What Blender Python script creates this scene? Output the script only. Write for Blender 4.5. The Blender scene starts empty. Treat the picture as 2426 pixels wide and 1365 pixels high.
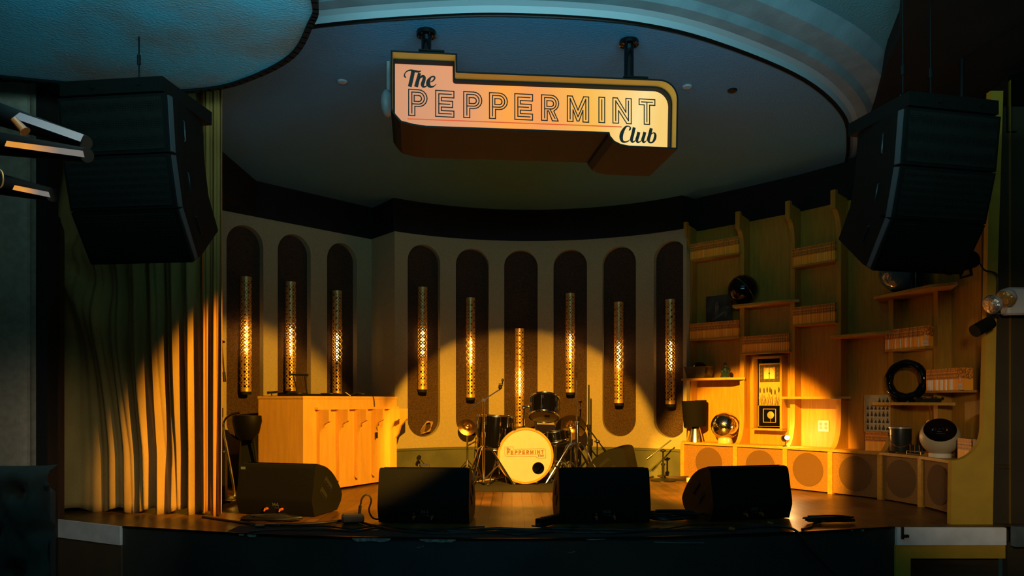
import bpy, math, random
from mathutils import Vector, Matrix
random.seed(7)
S = bpy.context.scene
COL = S.collection
PI = math.pi

# ------------------------------------------------------------------ camera, world, lights
F = 1750.0                 # focal length in pixels of the 2426 px wide frame
EYE = 1.54                 # eye height above the audience floor
ST = 0.70                  # stage height
HZ = 950.0                 # pixel row of the horizon (upward shift lens)
cam = bpy.data.cameras.new('camera'); camo = bpy.data.objects.new('camera', cam); COL.objects.link(camo)
camo.location = (0, 0, EYE); camo.rotation_euler = (PI/2, 0, 0)
cam.sensor_width = 36; cam.lens = F*36/2426; cam.shift_y = (HZ-682.5)/2426; cam.clip_start = .05
S.camera = camo
S.view_settings.view_transform = 'Standard'
S.view_settings.look = 'None'
S.view_settings.gamma = 1
S.view_settings.exposure = 0.0
try: S.view_settings.use_curve_mapping = False
except Exception: pass
W = bpy.data.worlds.new('world'); S.world = W; W.use_nodes = True
W.node_tree.nodes['Background'].inputs[0].default_value = (.25, .60, .50, 1)
W.node_tree.nodes['Background'].inputs[1].default_value = .014

def aim(o, target):
    o.rotation_euler = (Vector(target)-Vector(o.location)).to_track_quat('-Z', 'Y').to_euler()
def spot(name, loc, target, power, col, angle, blend, radius=.04):
    l = bpy.data.lights.new(name, 'SPOT'); l.energy = power; l.color = col; l.spot_size = math.radians(angle)
    l.spot_blend = blend; l.shadow_soft_size = radius
    o = bpy.data.objects.new(name, l); COL.objects.link(o); o.location = loc; aim(o, target); return o
def area(name, loc, target, power, col, sx, sy):
    l = bpy.data.lights.new(name, 'AREA'); l.energy = power; l.color = col; l.shape = 'RECTANGLE'; l.size = sx; l.size_y = sy
    o = bpy.data.objects.new(name, l); COL.objects.link(o); o.location = loc; aim(o, target); return o
WARM = (1, .45, .03)
LC = Vector((0.0, 2.5, EYE+1.75)); LR = Vector((-.42, 2.5, EYE+1.75)); LB = Vector((1.2, 2.6, EYE+1.72))
spot('stage_spot_centre', LC, (0.08, 8.4, EYE-.78), 3300, WARM, 30, .16, .02)
spot('stage_spot_shelves', LR, (2.22, 7.2, EYE-.60), 6800, WARM, 21, .35, .03)
spot('stage_spot_booth', LB, (-1.86, 6.25, EYE-.30), 2150, WARM, 30, .32, .03)
area('added_ceiling_fill', (0.2, 1.7, 2.75), (0.2, 1.95, 4.1), 170, (.30, .74, .84), 3.2, .6)  # added cool fill without a fixture, aimed up to brighten the blue ceiling
area('added_front_fill', (-.2, -1.6, 2.3), (0.4, 5, 1.6), 3.2, (1, .9, .62), 2.0, .8)  # faint fill added behind the camera, not a fixture of the room
spot('added_right_fill', (.6, .4, 2.1), (3.35, 5.0, 1.32), 290, (1, .80, .55), 25, 1, .15)  # unseen warm fill, added to lift the ochre panel and right white board
spot('added_left_fill', (-.5, 1.2, 2.95), (-3.3, 5.1, .75), 120, (1, .90, .70), 27, 1, .15)  # extra fill added for the grey padded wall and left white board

# ------------------------------------------------------------------ helpers
def at(px, py, Y): return Vector(((px-1213)*Y/F, Y, EYE-(py-HZ)*Y/F))
def px2x(px, Y): return (px-1213)*Y/F
def py2z(py, Y): return EYE-(py-HZ)*Y/F
def floorY(py): return (EYE-ST)*F/(py-HZ)

class MB:
    def __init__(s): s.v = []; s.f = []; s.m = []; s.mi = 0
    def add(s, vs, fs):
        n = len(s.v); s.v += [Vector(v) for v in vs]
        s.f += [tuple(i+n for i in f) for f in fs]; s.m += [s.mi]*len(fs)
        return s
    def box(s, c, size, M=None):
        hx, hy, hz = [k/2 for k in size]; c = Vector(c)
        vs = [Vector((x, y, z)) for x in (-hx, hx) for y in (-hy, hy) for z in (-hz, hz)]
        if M is not None: vs = [M @ v for v in vs]
        return s.add([c+v for v in vs], [(0,1,3,2),(4,6,7,5),(0,4,5,1),(2,3,7,6),(0,2,6,4),(1,5,7,3)])
    def bev(s, c, size, b, M=None):
        # box with its four z-running edges and rims chamfered
        hx, hy, hz = [k/2 for k in size]; c = Vector(c)
        def ring(i, z): return [(hx-i, -hy, z), (hx, -hy+i, z), (hx, hy-i, z), (hx-i, hy, z), (-hx+i, hy, z), (-hx, hy-i, z), (-hx, -hy+i, z), (-hx+i, -hy, z)]
        def sh(r, k): return [(x*(hx-k)/hx, y*(hy-k)/hy, z) for x, y, z in r]
        R = [sh(ring(b, -hz), b), ring(b, -hz+b), ring(b, hz-b), sh(ring(b, hz), b)]
        vs = [Vector(v) for r in R for v in r]
        if M is not None: vs = [M @ v for v in vs]
        fs = [tuple(range(7, -1, -1)), tuple(range(24, 32))]
        for k in range(3):
            for j in range(8): a = k*8+j; b2 = k*8+(j+1) % 8; fs.append((a, b2, b2+8, a+8))
        return s.add([c+v for v in vs], fs)
    def cyl(s, a, b, r0, r1=None, n=16, caps=True):
        a = Vector(a); b = Vector(b); r1 = r0 if r1 is None else r1
        d = (b-a).normalized(); u = d.orthogonal().normalized(); w = d.cross(u)
        vs = [a+(u*math.cos(2*PI*i/n)+w*math.sin(2*PI*i/n))*r0 for i in range(n)]
        vs += [b+(u*math.cos(2*PI*i/n)+w*math.sin(2*PI*i/n))*r1 for i in range(n)]
        fs = [(i, (i+1) % n, n+(i+1) % n, n+i) for i in range(n)]
        if caps: fs += [tuple(range(n-1, -1, -1)), tuple(range(n, 2*n))]
        return s.add(vs, fs)
    def tube(s, pts, r, n=8, smooth=0, closed=False):
        P = [Vector(p) for p in pts]
        if smooth: P = catmull(P, smooth, closed)
        m = len(P); fr = None; rings = []
        for i, p in enumerate(P):
            a = P[i-1] if (i > 0 or closed) else P[i]; b = P[(i+1) % m] if (i < m-1 or closed) else P[i]
            d = (b-a).normalized() if (b-a).length > 1e-9 else Vector((0, 0, 1))
            if fr is None: fr = d.orthogonal().normalized()
            fr = (fr-d*fr.dot(d)); fr = fr.normalized() if fr.length > 1e-6 else d.orthogonal().normalized()
            w = d.cross(fr); rr = r[i] if isinstance(r, (list, tuple)) else r
            rings.append([p+(fr*math.cos(2*PI*k/n)+w*math.sin(2*PI*k/n))*rr for k in range(n)])
        vs = [v for q in rings for v in q]; fs = []
        for i in range(m if closed else m-1):
            j = (i+1) % m
            for k in range(n): fs.append((i*n+k, i*n+(k+1) % n, j*n+(k+1) % n, j*n+k))
        if not closed: fs += [tuple(range(n-1, -1, -1)), tuple((m-1)*n+k for k in range(n))]
        return s.add(vs, fs)
    def lathe(s, prof, n=32, M=None, o=(0, 0, 0), cap=False):
        # profile of (r, z) about local z
        o = Vector(o); vs = []; fs = []
        for r, z in prof:
            for k in range(n):
                v = Vector((r*math.cos(2*PI*k/n), r*math.sin(2*PI*k/n), z))
                vs.append(o+(M @ v if M is not None else v))
        for i in range(len(prof)-1):
            for k in range(n): fs.append((i*n+k, i*n+(k+1) % n, (i+1)*n+(k+1) % n, (i+1)*n+k))
        if cap: fs += [tuple(range(n-1, -1, -1)), tuple((len(prof)-1)*n+k for k in range(n))]
        return s.add(vs, fs)
    def sphere(s, c, r, n=24, m=14, sc=(1, 1, 1), M=None):
        pr = [(max(1e-4, r*math.sin(PI*i/m)), -r*math.cos(PI*i/m)) for i in range(m+1)]
        D = Matrix.Diagonal(Vector(sc)); return s.lathe(pr, n, (M @ D) if M is not None else D, c)
    def prism(s, poly, f, w0, w1):
        # poly of (u, v); f maps (u, v, w) to a point
        n = len(poly); vs = [f(u, v, w0) for u, v in poly]+[f(u, v, w1) for u, v in poly]
        fs = [(i, (i+1) % n, n+(i+1) % n, n+i) for i in range(n)]+[tuple(range(n-1, -1, -1)), tuple(range(n, 2*n))]
        return s.add(vs, fs)
    def quad(s, a, b, c, d): return s.add([a, b, c, d], [(0, 1, 2, 3)])
    def line(s, pts, w, f, h=0, closed=False):
        # flat pen line; f maps (u, v, w) to a point
        P = [Vector((p[0], p[1], 0)) for p in pts]
        if closed: P.append(P[0])
        for a, b in zip(P, P[1:]):
            d = b-a
            if d.length < 1e-9: continue
            d.normalize(); q = Vector((-d.y, d.x, 0))*w/2; a2 = a-d*w/2; b2 = b+d*w/2
            s.add([f(v.x, v.y, h) for v in (a2-q, b2-q, b2+q, a2+q)], [(0, 1, 2, 3)])
        return s
    def brush(s, pts, f, h=0, sm=5):
        # stroke of changing width, pts of (u, v, width)
        P = catmull([Vector(p) for p in pts], sm); L = []; R = []
        for i, p in enumerate(P):
            a = P[max(0, i-1)]; b = P[min(len(P)-1, i+1)]
            d = Vector((b.x-a.x, b.y-a.y, 0)); d = d.normalized() if d.length > 1e-9 else Vector((1, 0, 0))
            q = Vector((-d.y, d.x, 0))*max(p.z, .0001)/2; c = Vector((p.x, p.y, 0)); L.append(c+q); R.append(c-q)
        for i in range(len(P)-1):
            s.add([f(v.x, v.y, h) for v in (R[i], R[i+1], L[i+1], L[i])], [(0, 1, 2, 3)])
        return s

def catmull(P, k, closed=False):
    out = []; n = len(P)
    for i in range(n if closed else n-1):
        if closed: p0, p1, p2, p3 = P[i-1], P[i], P[(i+1) % n], P[(i+2) % n]
        else: p0, p1, p2, p3 = P[max(0, i-1)], P[i], P[i+1], P[min(n-1, i+2)]
        for j in range(k):
            t = j/k
            out.append(.5*((2*p1)+(p2-p0)*t+(2*p0-5*p1+4*p2-p3)*t*t+(3*p1-p0-3*p2+p3)*t**3))
    if not closed: out.append(P[-1].copy())
    return out

def thing(name, label, cat, loc=(0, 0, 0), rz=0, group=None):
    o = bpy.data.objects.new(name, None); COL.objects.link(o); o.location = loc; o.rotation_euler = (0, 0, rz)
    o.empty_display_size = .05
    tag(o, label, cat, group); return o
def tag(o, label=None, cat=None, group=None, kind=None):
    if label: o['label'] = label
    if cat: o['category'] = cat
    if group: o['group'] = group
    if kind: o['kind'] = kind
    return o
def wmat(o):
    m = Matrix.Translation(o.location) @ o.rotation_euler.to_matrix().to_4x4()
    return (wmat(o.parent) @ m) if o.parent else m
def build(mb, name, mats, parent=None, world=False, smooth=35, loc=None, label=None):
    """mesh object; world=True: vertices are given in world coordinates"""
    me = bpy.data.meshes.new(name); vs = mb.v
    if parent is not None and world:
        inv = wmat(parent).inverted(); vs = [inv @ v for v in vs]
    elif parent is None and loc is not None:
        vs = [v-Vector(loc) for v in vs]
    me.from_pydata([tuple(v) for v in vs], [], mb.f)
    mats = mats if isinstance(mats, (list, tuple)) else [mats]
    for m in mats: me.materials.append(m)
    if len(mats) > 1: me.polygons.foreach_set('material_index', mb.m)
    me.validate()
    import bmesh
    bm = bmesh.new(); bm.from_mesh(me); bmesh.ops.recalc_face_normals(bm, faces=bm.faces); bm.to_mesh(me); bm.free()
    if smooth:
        me.polygons.foreach_set('use_smooth', [True]*len(me.polygons)); me.set_sharp_from_angle(angle=math.radians(smooth))
    o = bpy.data.objects.new(name, me); COL.objects.link(o)
    if parent is not None: o.parent = parent
    elif loc is not None: o.location = loc
    if label: o['label'] = label
    return o
def struct(mb, name, mat, smooth=35): return tag(build(mb, name, mat, smooth=smooth), kind='structure')
def copy_tree(o, parent=None):
    c = o.copy(); COL.objects.link(c)
    if parent: c.parent = parent
    for ch in list(o.children): copy_tree(ch, c)
    return c
def rotm(rx=0, ry=0, rz=0):
    return Matrix.Rotation(rz, 3, 'Z') @ Matrix.Rotation(ry, 3, 'Y') @ Matrix.Rotation(rx, 3, 'X')

# ------------------------------------------------------------------ materials
def mat(name, col, rough=.6, metal=0, var=.0, scale=8, bump=0, bscale=60, col2=None, emit=None, es=0, coat=0, spec=.5, stretch=None):
    m = bpy.data.materials.new(name); m.use_nodes = True; nt = m.node_tree; b = nt.nodes['Principled BSDF']
    b.inputs['Base Color'].default_value = (*col, 1); b.inputs['Roughness'].default_value = rough
    b.inputs['Metallic'].default_value = metal; b.inputs['Coat Weight'].default_value = coat
    b.inputs['Specular IOR Level'].default_value = spec
    tc = nt.nodes.new('ShaderNodeTexCoord'); mp = nt.nodes.new('ShaderNodeMapping'); nt.links.new(tc.outputs['Object'], mp.inputs[0])
    if stretch: mp.inputs['Scale'].default_value = stretch
    if var or col2:
        n = nt.nodes.new('ShaderNodeTexNoise'); n.inputs['Scale'].default_value = scale; n.inputs['Detail'].default_value = 6
        nt.links.new(mp.outputs[0], n.inputs['Vector'])
        r = nt.nodes.new('ShaderNodeValToRGB'); c2 = col2 or tuple(c*(1-var) for c in col)
        r.color_ramp.elements[0].position = .35; r.color_ramp.elements[1].position = .65
        r.color_ramp.elements[0].color = (*c2, 1); r.color_ramp.elements[1].color = (*[min(1, c*(1+var*.4)) for c in col], 1)
        nt.links.new(n.outputs['Fac'], r.inputs[0]); nt.links.new(r.outputs[0], b.inputs['Base Color'])
    if bump:
        n = nt.nodes.new('ShaderNodeTexNoise'); n.inputs['Scale'].default_value = bscale; n.inputs['Detail'].default_value = 4
        nt.links.new(mp.outputs[0], n.inputs['Vector'])
        bp = nt.nodes.new('ShaderNodeBump'); bp.inputs['Strength'].default_value = bump; bp.inputs['Distance'].default_value = .01
        nt.links.new(n.outputs['Fac'], bp.inputs['Height']); nt.links.new(bp.outputs[0], b.inputs['Normal'])
    if emit: b.inputs['Emission Color'].default_value = (*emit, 1); b.inputs['Emission Strength'].default_value = es
    return m
def nodes(m): return m.node_tree.nodes, m.node_tree.links, m.node_tree.nodes['Principled BSDF']

M_linen = mat('linen_wall', (.34, .28, .145), .9, var=.10, scale=60, bump=.25, bscale=240)
M_cork = mat('cork_board', (.070, .034, .011), .92, scale=95, col2=(.018, .008, .003), bump=.5, bscale=90)
M_base = mat('green_skirting', (.075, .080, .040), .6, var=.25, scale=5)
M_black = mat('black_paint', (.006, .008, .007), .75, var=.3, scale=3, spec=.2)
M_blackbox = mat('black_cabinet', (.0075, .0080, .0062), .6, bump=.25, bscale=300, spec=.12)
M_grille = mat('black_grille', (.010, .010, .009), .65, bump=.5, bscale=500, spec=.2)
M_wood = mat('warm_oak_panel', (.44, .215, .013), .6, col2=(.36, .165, .009), scale=5, stretch=(9, 9, .9), bump=.06, bscale=30)
M_woodlt = mat('booth_plywood', (.74, .42, .08), .5, col2=(.64, .35, .06), scale=3.5, stretch=(7, 7, .8), bump=.03, bscale=30)
M_shelf = mat('shelf_oak', (.52, .27, .03), .5, col2=(.42, .21, .02), scale=6, stretch=(1, 6, 6))
M_ochre = mat('ochre_painted_panel', (.54, .30, .02), .7, var=.12, scale=6)
M_curtain = mat('olive_curtain', (.50, .32, .09), .95, var=.25, scale=4, stretch=(1, 1, .3), bump=.3, bscale=160)
M_curtain2 = mat('tan_curtain', (.56, .27, .06), .95, var=.12, scale=8, stretch=(6, 6, .2), bump=.3, bscale=120)
M_greywall = mat('grey_upholstered_wall', (.46, .36, .25), .9, var=.15, scale=20, bump=.2, bscale=120)
M_brownwall = mat('brown_wall', (.040, .026, .008), .85, var=.2, scale=4)
M_white = mat('white_board', (.80, .76, .72), .7, var=.12, scale=9)
M_whitep = mat('white_plastic', (.62, .62, .60), .45)
M_chrome = mat('chrome', (.75, .74, .72), .12, 1)
M_steel = mat('dark_steel', (.05, .05, .05), .3, .9)
M_gun = mat('black_metal_stand', (.02, .02, .02), .35, .6)
M_gold = mat('brushed_brass', (.60, .38, .12), .42, .6, bump=.05, bscale=200)
M_gloss = mat('gloss_black', (.003, .003, .003), .12, coat=.35, spec=.25)
M_drumhead = mat('cream_drum_head', (.62, .50, .52), .55, var=.04, scale=12)
M_hoop = mat('amber_wood_hoop', (.72, .30, .03), .35, coat=.4)
M_clearhead = mat('smoky_drum_head', (.32, .26, .15), .2, var=.2, scale=6)
M_bronze = mat('bronze_cymbal', (.60, .32, .09), .28, 1, bump=.15, bscale=90)
M_print = mat('black_print', (.012, .010, .008), .6)
M_brownprint = mat('brown_print', (.28, .14, .03), .6)
M_redline = mat('red_line', (.75, .07, .012), .6, emit=(.9, .10, .012), es=.55)
M_stick = mat('drumstick_wood', (.70, .42, .16), .5)
M_rug = mat('black_rug', (.016, .014, .012), .98, bump=.5, bscale=200)
M_orange = mat('orange_plug', (.36, .10, .015), .5)
M_greytext = mat('pale_grey_print', (.14, .18, .19), .6)
M_cable = mat('black_rubber_cable', (.010, .010, .010), .45)
M_velvet = mat('green_velvet', (.010, .022, .015), .8, var=.45, scale=7, bump=.15, bscale=30)
M_velvet.node_tree.nodes['Principled BSDF'].inputs['Sheen Weight'].default_value = .15
M_ivory = mat('ivory_plastic', (.72, .62, .42), .35)
M_ashtray = mat('smoked_glass', (.02, .02, .02), .06, coat=1)
M_silverball = mat('mirror_tiles', (.85, .82, .76), .10, 1)
M_bulb = mat('filament_bulb', (1, .6, .2), .4, emit=(1, .55, .17), es=15)
M_bulb2 = mat('lit_picture_lamp', (1, .8, .5), .4, emit=(1, .72, .38), es=220)
M_stripw = mat('pale_lamp_slot', (.12, .14, .15), .7, emit=(.30, .42, .48), es=.28)
M_stripo = mat('amber_lamp_slot', (.15, .10, .05), .6, emit=(1, .48, .12), es=.9)
_n, _l, _b = M_stripo.node_tree.nodes, M_stripo.node_tree.links, M_stripo.node_tree.nodes['Principled BSDF']
_s = _n.new('ShaderNodeSeparateXYZ'); _l.new(_n['Texture Coordinate'].outputs['Generated'], _s.inputs[0]); _r = _n.new('ShaderNodeValToRGB')
_r.color_ramp.elements[0].position = .30; _r.color_ramp.elements[0].color = (1, .40, .06, 1); _r.color_ramp.elements[1].position = .72; _r.color_ramp.elements[1].color = (.20, .20, .20, 1)
_l.new(_s.outputs[0], _r.inputs[0]); _l.new(_r.outputs[0], _b.inputs['Emission Color']); _b.inputs['Emission Strength'].default_value = .7
M_crystal = mat('faceted_lens', (.75, .75, .72), .12, .85, bump=1, bscale=55)
M_photo = mat('dark_photograph', (.045, .06, .05), .35, scale=9, col2=(.008, .012, .012))
M_bluestat = mat('glazed_blue_ceramic', (.012, .03, .045), .12, coat=1)
M_spk = mat('speaker_cloth_dark', (.11, .052, .010), .85, bump=.4, bscale=220)
M_cloth = mat('woven_speaker_cloth', (.24, .12, .022), .85, scale=120, var=.25, bump=.4, bscale=260)
M_stageface = mat('scuffed_black_stage_face', (.050, .046, .036), .55, scale=2.2, col2=(.026, .028, .022), bump=.1, bscale=20)
M_bluepanel = mat('blue_black_stage_panel', (.030, .050, .060), .5, scale=2.2, col2=(.022, .030, .030))
M_scuff = mat('bare_chipped_edge', (.34, .32, .28), .8, var=.5, scale=50)
M_gasket = mat('black_gasket', (.006, .006, .006), .9)
M_signwall = mat('sign_inner_wall', (.85, .45, .07), .6)
M_ring = mat('grey_ceiling_moulding', (.20, .27, .30), .7, var=.2, scale=6, bump=.15, bscale=40)
M_ringw = mat('pale_ceiling_moulding', (.36, .42, .45), .5)

def blue_ceiling(name, a, b, sparkle):
    m = mat(name, a, .62, bump=.55, bscale=75); N, L, B = nodes(m)
    tc = N['Texture Coordinate']
    n = N.new('ShaderNodeTexNoise'); n.inputs['Scale'].default_value = 1.1; n.inputs['Detail'].default_value = 3; L.new(tc.outputs['Object'], n.inputs['Vector'])
    r = N.new('ShaderNodeValToRGB'); r.color_ramp.elements[0].position = .42; r.color_ramp.elements[1].position = .62
    r.color_ramp.elements[0].color = (*a, 1); r.color_ramp.elements[1].color = (*b, 1); L.new(n.outputs['Fac'], r.inputs[0])
    if sparkle:
        v = N.new('ShaderNodeTexVoronoi'); v.inputs['Scale'].default_value = 42; L.new(tc.outputs['Object'], v.inputs['Vector'])
        lt = N.new('ShaderNodeMath'); lt.operation = 'LESS_THAN'; lt.inputs[1].default_value = .10; L.new(v.outputs['Distance'], lt.inputs[0])
        w = N.new('ShaderNodeSeparateColor'); L.new(v.outputs['Color'], w.inputs[0])
        g = N.new('ShaderNodeMath'); g.operation = 'GREATER_THAN'; g.inputs[1].default_value = .80; L.new(w.outputs[0], g.inputs[0])
        k = N.new('ShaderNodeMath'); k.operation = 'MULTIPLY'; L.new(lt.outputs[0], k.inputs[0]); L.new(g.outputs[0], k.inputs[1])
        mx = N.new('ShaderNodeMix'); mx.data_type = 'RGBA'; mx.inputs[7].default_value = (.95, .80, .60, 1)
        L.new(k.outputs[0], mx.inputs[0]); L.new(r.outputs[0], mx.inputs[6]); L.new(mx.outputs[2], B.inputs['Base Color'])
    else: L.new(r.outputs[0], B.inputs['Base Color'])
    return m
M_ceil = blue_ceiling('blue_textured_ceiling', (.065, .25, .42), (.075, .235, .38), False)
M_cloud = blue_ceiling('glittered_blue_soffit', (.11, .46, .62), (.24, .20, .16), True)
M_ceil2 = blue_ceiling('teal_ceiling', (.04, .23, .28), (.06, .20, .25), False)

def plank_floor():
    m = mat('stage_plank_floor', (.2, .1, .04), .28, bump=0); N, L, B = nodes(m)
    tc = N['Texture Coordinate']; mp = N['Mapping']; mp.inputs['Rotation'].default_value = (0, 0, PI/2)
    bt = N.new('ShaderNodeTexBrick'); bt.inputs['Color1'].default_value = (.18, .082, .016, 1); bt.inputs['Color2'].default_value = (.10, .044, .008, 1)
    bt.inputs['Mortar'].default_value = (.02, .01, .004, 1); bt.inputs['Scale'].default_value = 1; bt.inputs['Mortar Size'].default_value = .003
    bt.inputs['Brick Width'].default_value = .75; bt.inputs['Row Height'].default_value = .085; bt.offset = .37
    L.new(mp.outputs[0], bt.inputs['Vector'])
    n = N.new('ShaderNodeTexNoise'); n.inputs['Scale'].default_value = 4; n.inputs['Detail'].default_value = 8; L.new(tc.outputs['Object'], n.inputs['Vector'])
    r = N.new('ShaderNodeValToRGB'); r.color_ramp.elements[0].position = .3; r.color_ramp.elements[1].position = .7
    r.color_ramp.elements[0].color = (.45, .45, .45, 1); r.color_ramp.elements[1].color = (1.25, 1.25, 1.25, 1); L.new(n.outputs['Fac'], r.inputs[0])
    mx = N.new('ShaderNodeMix'); mx.data_type = 'RGBA'; mx.blend_type = 'MULTIPLY'; mx.inputs[0].default_value = 1
    L.new(bt.outputs['Color'], mx.inputs[6]); L.new(r.outputs[0], mx.inputs[7]); L.new(mx.outputs[2], B.inputs['Base Color'])
    r2 = N.new('ShaderNodeMapRange'); r2.inputs[3].default_value = .22; r2.inputs[4].default_value = .5; L.new(n.outputs['Fac'], r2.inputs[0]); L.new(r2.outputs[0], B.inputs['Roughness'])
    bp = N.new('ShaderNodeBump'); bp.inputs['Strength'].default_value = .25; bp.inputs['Distance'].default_value = .004
    L.new(bt.outputs['Fac'], bp.inputs['Height']); bp.invert = True; L.new(bp.outputs[0], B.inputs['Normal'])
    return m
M_floor = plank_floor()

def spine(name, a, b):
    # magazine spine: small dark lettering in the upper half, plain lower half (local z runs 0 .. .165)
    m = mat(name, a, .5); N, L, B = nodes(m); tc = N['Texture Coordinate']; sp = N.new('ShaderNodeSeparateXYZ'); L.new(tc.outputs['Object'], sp.inputs[0])
    g = N.new('ShaderNodeMath'); g.operation = 'GREATER_THAN'; g.inputs[1].default_value = .082; L.new(sp.outputs[2], g.inputs[0])
    n = N.new('ShaderNodeTexNoise'); n.inputs['Scale'].default_value = 90; L.new(tc.outputs['Object'], n.inputs['Vector'])
    g2 = N.new('ShaderNodeMath'); g2.operation = 'GREATER_THAN'; g2.inputs[1].default_value = .50; L.new(n.outputs['Fac'], g2.inputs[0])
    k = N.new('ShaderNodeMath'); k.operation = 'MULTIPLY'; L.new(g.outputs[0], k.inputs[0]); L.new(g2.outputs[0], k.inputs[1])
    m1 = N.new('ShaderNodeMix'); m1.data_type = 'RGBA'; m1.inputs[6].default_value = (*b, 1); m1.inputs[7].default_value = (*a, 1); L.new(g.outputs[0], m1.inputs[0])
    m2 = N.new('ShaderNodeMix'); m2.data_type = 'RGBA'; m2.inputs[7].default_value = (.30, .09, .008, 1); L.new(k.outputs[0], m2.inputs[0]); L.new(m1.outputs[2], m2.inputs[6])
    L.new(m2.outputs[2], B.inputs['Base Color']); return m
M_mag = [spine('magazine_orange', (.85, .29, .015), (1, .38, .02)), spine('magazine_deep_orange', (.78, .25, .012), (.95, .33, .018)),
         spine('magazine_white_foot', (.74, .28, .03), (.90, .80, .62)), spine('magazine_yellow', (.78, .30, .03), (1, .48, .06))]

# stage lights hung in front of the stage, above the picture, each with a barn door that cuts its beam
for L0, drop, lab in ((LC, .040, 'black stage spotlight above the middle of the audience floor'), (LR, .030, 'black stage spotlight aimed at the shelf wall'), (LB, -.02, 'black stage spotlight aimed at the wooden booth')):
    st_ = thing('stage_light', lab, 'stage light', tuple(L0))
    b = MB(); b.cyl(L0+Vector((0, -.26, .05)), L0+Vector((0, -.04, .008)), .07, n=20); build(b, 'barrel', M_blackbox, st_, True)
    b = MB(); b.tube([L0+Vector((0, -.12, .09)), L0+Vector((0, -.12, .45))], .012, 8); build(b, 'yoke', M_gun, st_, True)
    b = MB(); b.box(L0+Vector((0, .22, -drop+.09)), (.36, .004, .18)); build(b, 'barn_door', M_black, st_, True)

# ------------------------------------------------------------------ plan of the room
ZW = EYE+1.84      # underside of the dark fascia
ZC = EYE+2.195     # inner ceiling
c1 = Vector((-1.272, 8.01)); c2 = Vector((-1.60, 8.41)); cB = Vector((1.83, 7.90))
def circle3(a, b, c):
    ax, ay, bx, by, cx, cy = *a, *b, *c; d = 2*(ax*(by-cy)+bx*(cy-ay)+cx*(ay-by))
    ux = ((ax*ax+ay*ay)*(by-cy)+(bx*bx+by*by)*(cy-ay)+(cx*cx+cy*cy)*(ay-by))/d
    uy = ((ax*ax+ay*ay)*(cx-bx)+(bx*bx+by*by)*(ax-cx)+(cx*cx+cy*cy)*(bx-ax))/d
    return Vector((ux, uy)), math.hypot(ax-ux, ay-uy)
CC, CR = circle3(tuple(c1), (.30, 8.50), tuple(cB))
def arc_ang(p): return math.atan2(p.y-CC.y, p.x-CC.x)
A0, A1 = arc_ang(c1), arc_ang(cB)          # from left (larger) to right (smaller)
def arc_pt(s, off=0):                       # s metres along the arc from c1; off > 0 goes behind the wall
    a = A0-s/CR; return Vector((CC.x+(CR+off)*math.cos(a), CC.y+(CR+off)*math.sin(a)))
ARCL = (A0-A1)*CR
lw = (Vector((-2.815, 7.11))-c2); LWL = lw.length+.75; lwd = lw.normalized(); lwn = Vector((lwd.y, -lwd.x))
if lwn.dot(Vector((0, 1))) < 0: lwn = -lwn
def left_pt(s, off=0): return c2+lwd*s+lwn*off
def s_from_px(px, fn, L, off=0):
    best = min(range(2001), key=lambda i: abs(fn(L*i/2000, off).x/fn(L*i/2000, off).y-(px-1213)/F)); return L*best/2000

NW = .385; NB = EYE-.40; NT = EYE+1.735
def z3(p, z): return Vector((p.x, p.y, z))
def niche_wall(mb, fn, L, centres, z0, z1, rev=.075):
    r = NW/2; cuts = [0]
    def col(sa, sb, za0, zb0, za1, zb1):
        mb.quad(z3(fn(sa), za0), z3(fn(sb), zb0), z3(fn(sb), zb1), z3(fn(sa), za1))
    s = 0
    for c in sorted(centres):
        e = c-r; n = max(1, int((e-s)/.08))
        for i in range(n): col(s+(e-s)*i/n, s+(e-s)*(i+1)/n, z0, z0, z1, z1)
        K = 20; T = [(-PI/2+PI*i/K) for i in range(K+1)]
        pts = [(c+r*math.sin(t), NB+r-r*math.cos(t), NT-r+r*math.cos(t)) for t in T]
        for a, b in zip(pts, pts[1:]):
            col(a[0], b[0], z0, z0, a[1], b[1]); col(a[0], b[0], a[2], b[2], z1, z1)
            mb.quad(z3(fn(a[0]), a[1]), z3(fn(b[0]), b[1]), z3(fn(b[0], rev), b[1]), z3(fn(a[0], rev), a[1]))
            mb.quad(z3(fn(a[0]), a[2]), z3(fn(b[0]), b[2]), z3(fn(b[0], rev), b[2]), z3(fn(a[0], rev), a[2]))
        for q in (pts[0], pts[-1]):
            mb.quad(z3(fn(q[0]), q[1]), z3(fn(q[0]), q[2]), z3(fn(q[0], rev), q[2]), z3(fn(q[0], rev), q[1]))
        s = c+r
    n = max(1, int((L-s)/.08))
    for i in range(n): col(s+(L-s)*i/n, s+(L-s)*(i+1)/n, z0, z0, z1, z1)

nc_c = [s_from_px(px, arc_pt, ARCL) for px in (1004, 1119, 1234, 1351, 1467, 1588)]
nc_l = [s_from_px(px, left_pt, LWL) for px in (811, 698, 581)]
wb = MB(); niche_wall(wb, arc_pt, ARCL, nc_c, ST+.31, ZW)
struct(wb, 'wall_back', M_linen)
wl = MB(); niche_wall(wl, left_pt, LWL, nc_l, ST+.31, ZW)
wl.quad(z3(c1, ST+.31), z3(c2, ST+.31), z3(c2, ZW), z3(c1, ZW))
struct(wl, 'wall_left', M_linen)
ck = MB()
for fn, L in ((arc_pt, ARCL), (left_pt, LWL)):
    for i in range(40):
        a, b = fn(L*i/40, .075), fn(L*(i+1)/40, .075); ck.quad(z3(a, ST), z3(b, ST), z3(b, ZW), z3(a, ZW))
struct(ck, 'wall_niche_lining', M_cork)
bb = MB()
path = [left_pt(LWL*i/6, -.012) for i in range(6, -1, -1)]+[c1+Vector((0, -.012))]+[arc_pt(ARCL*i/30, -.012) for i in range(31)]
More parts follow.
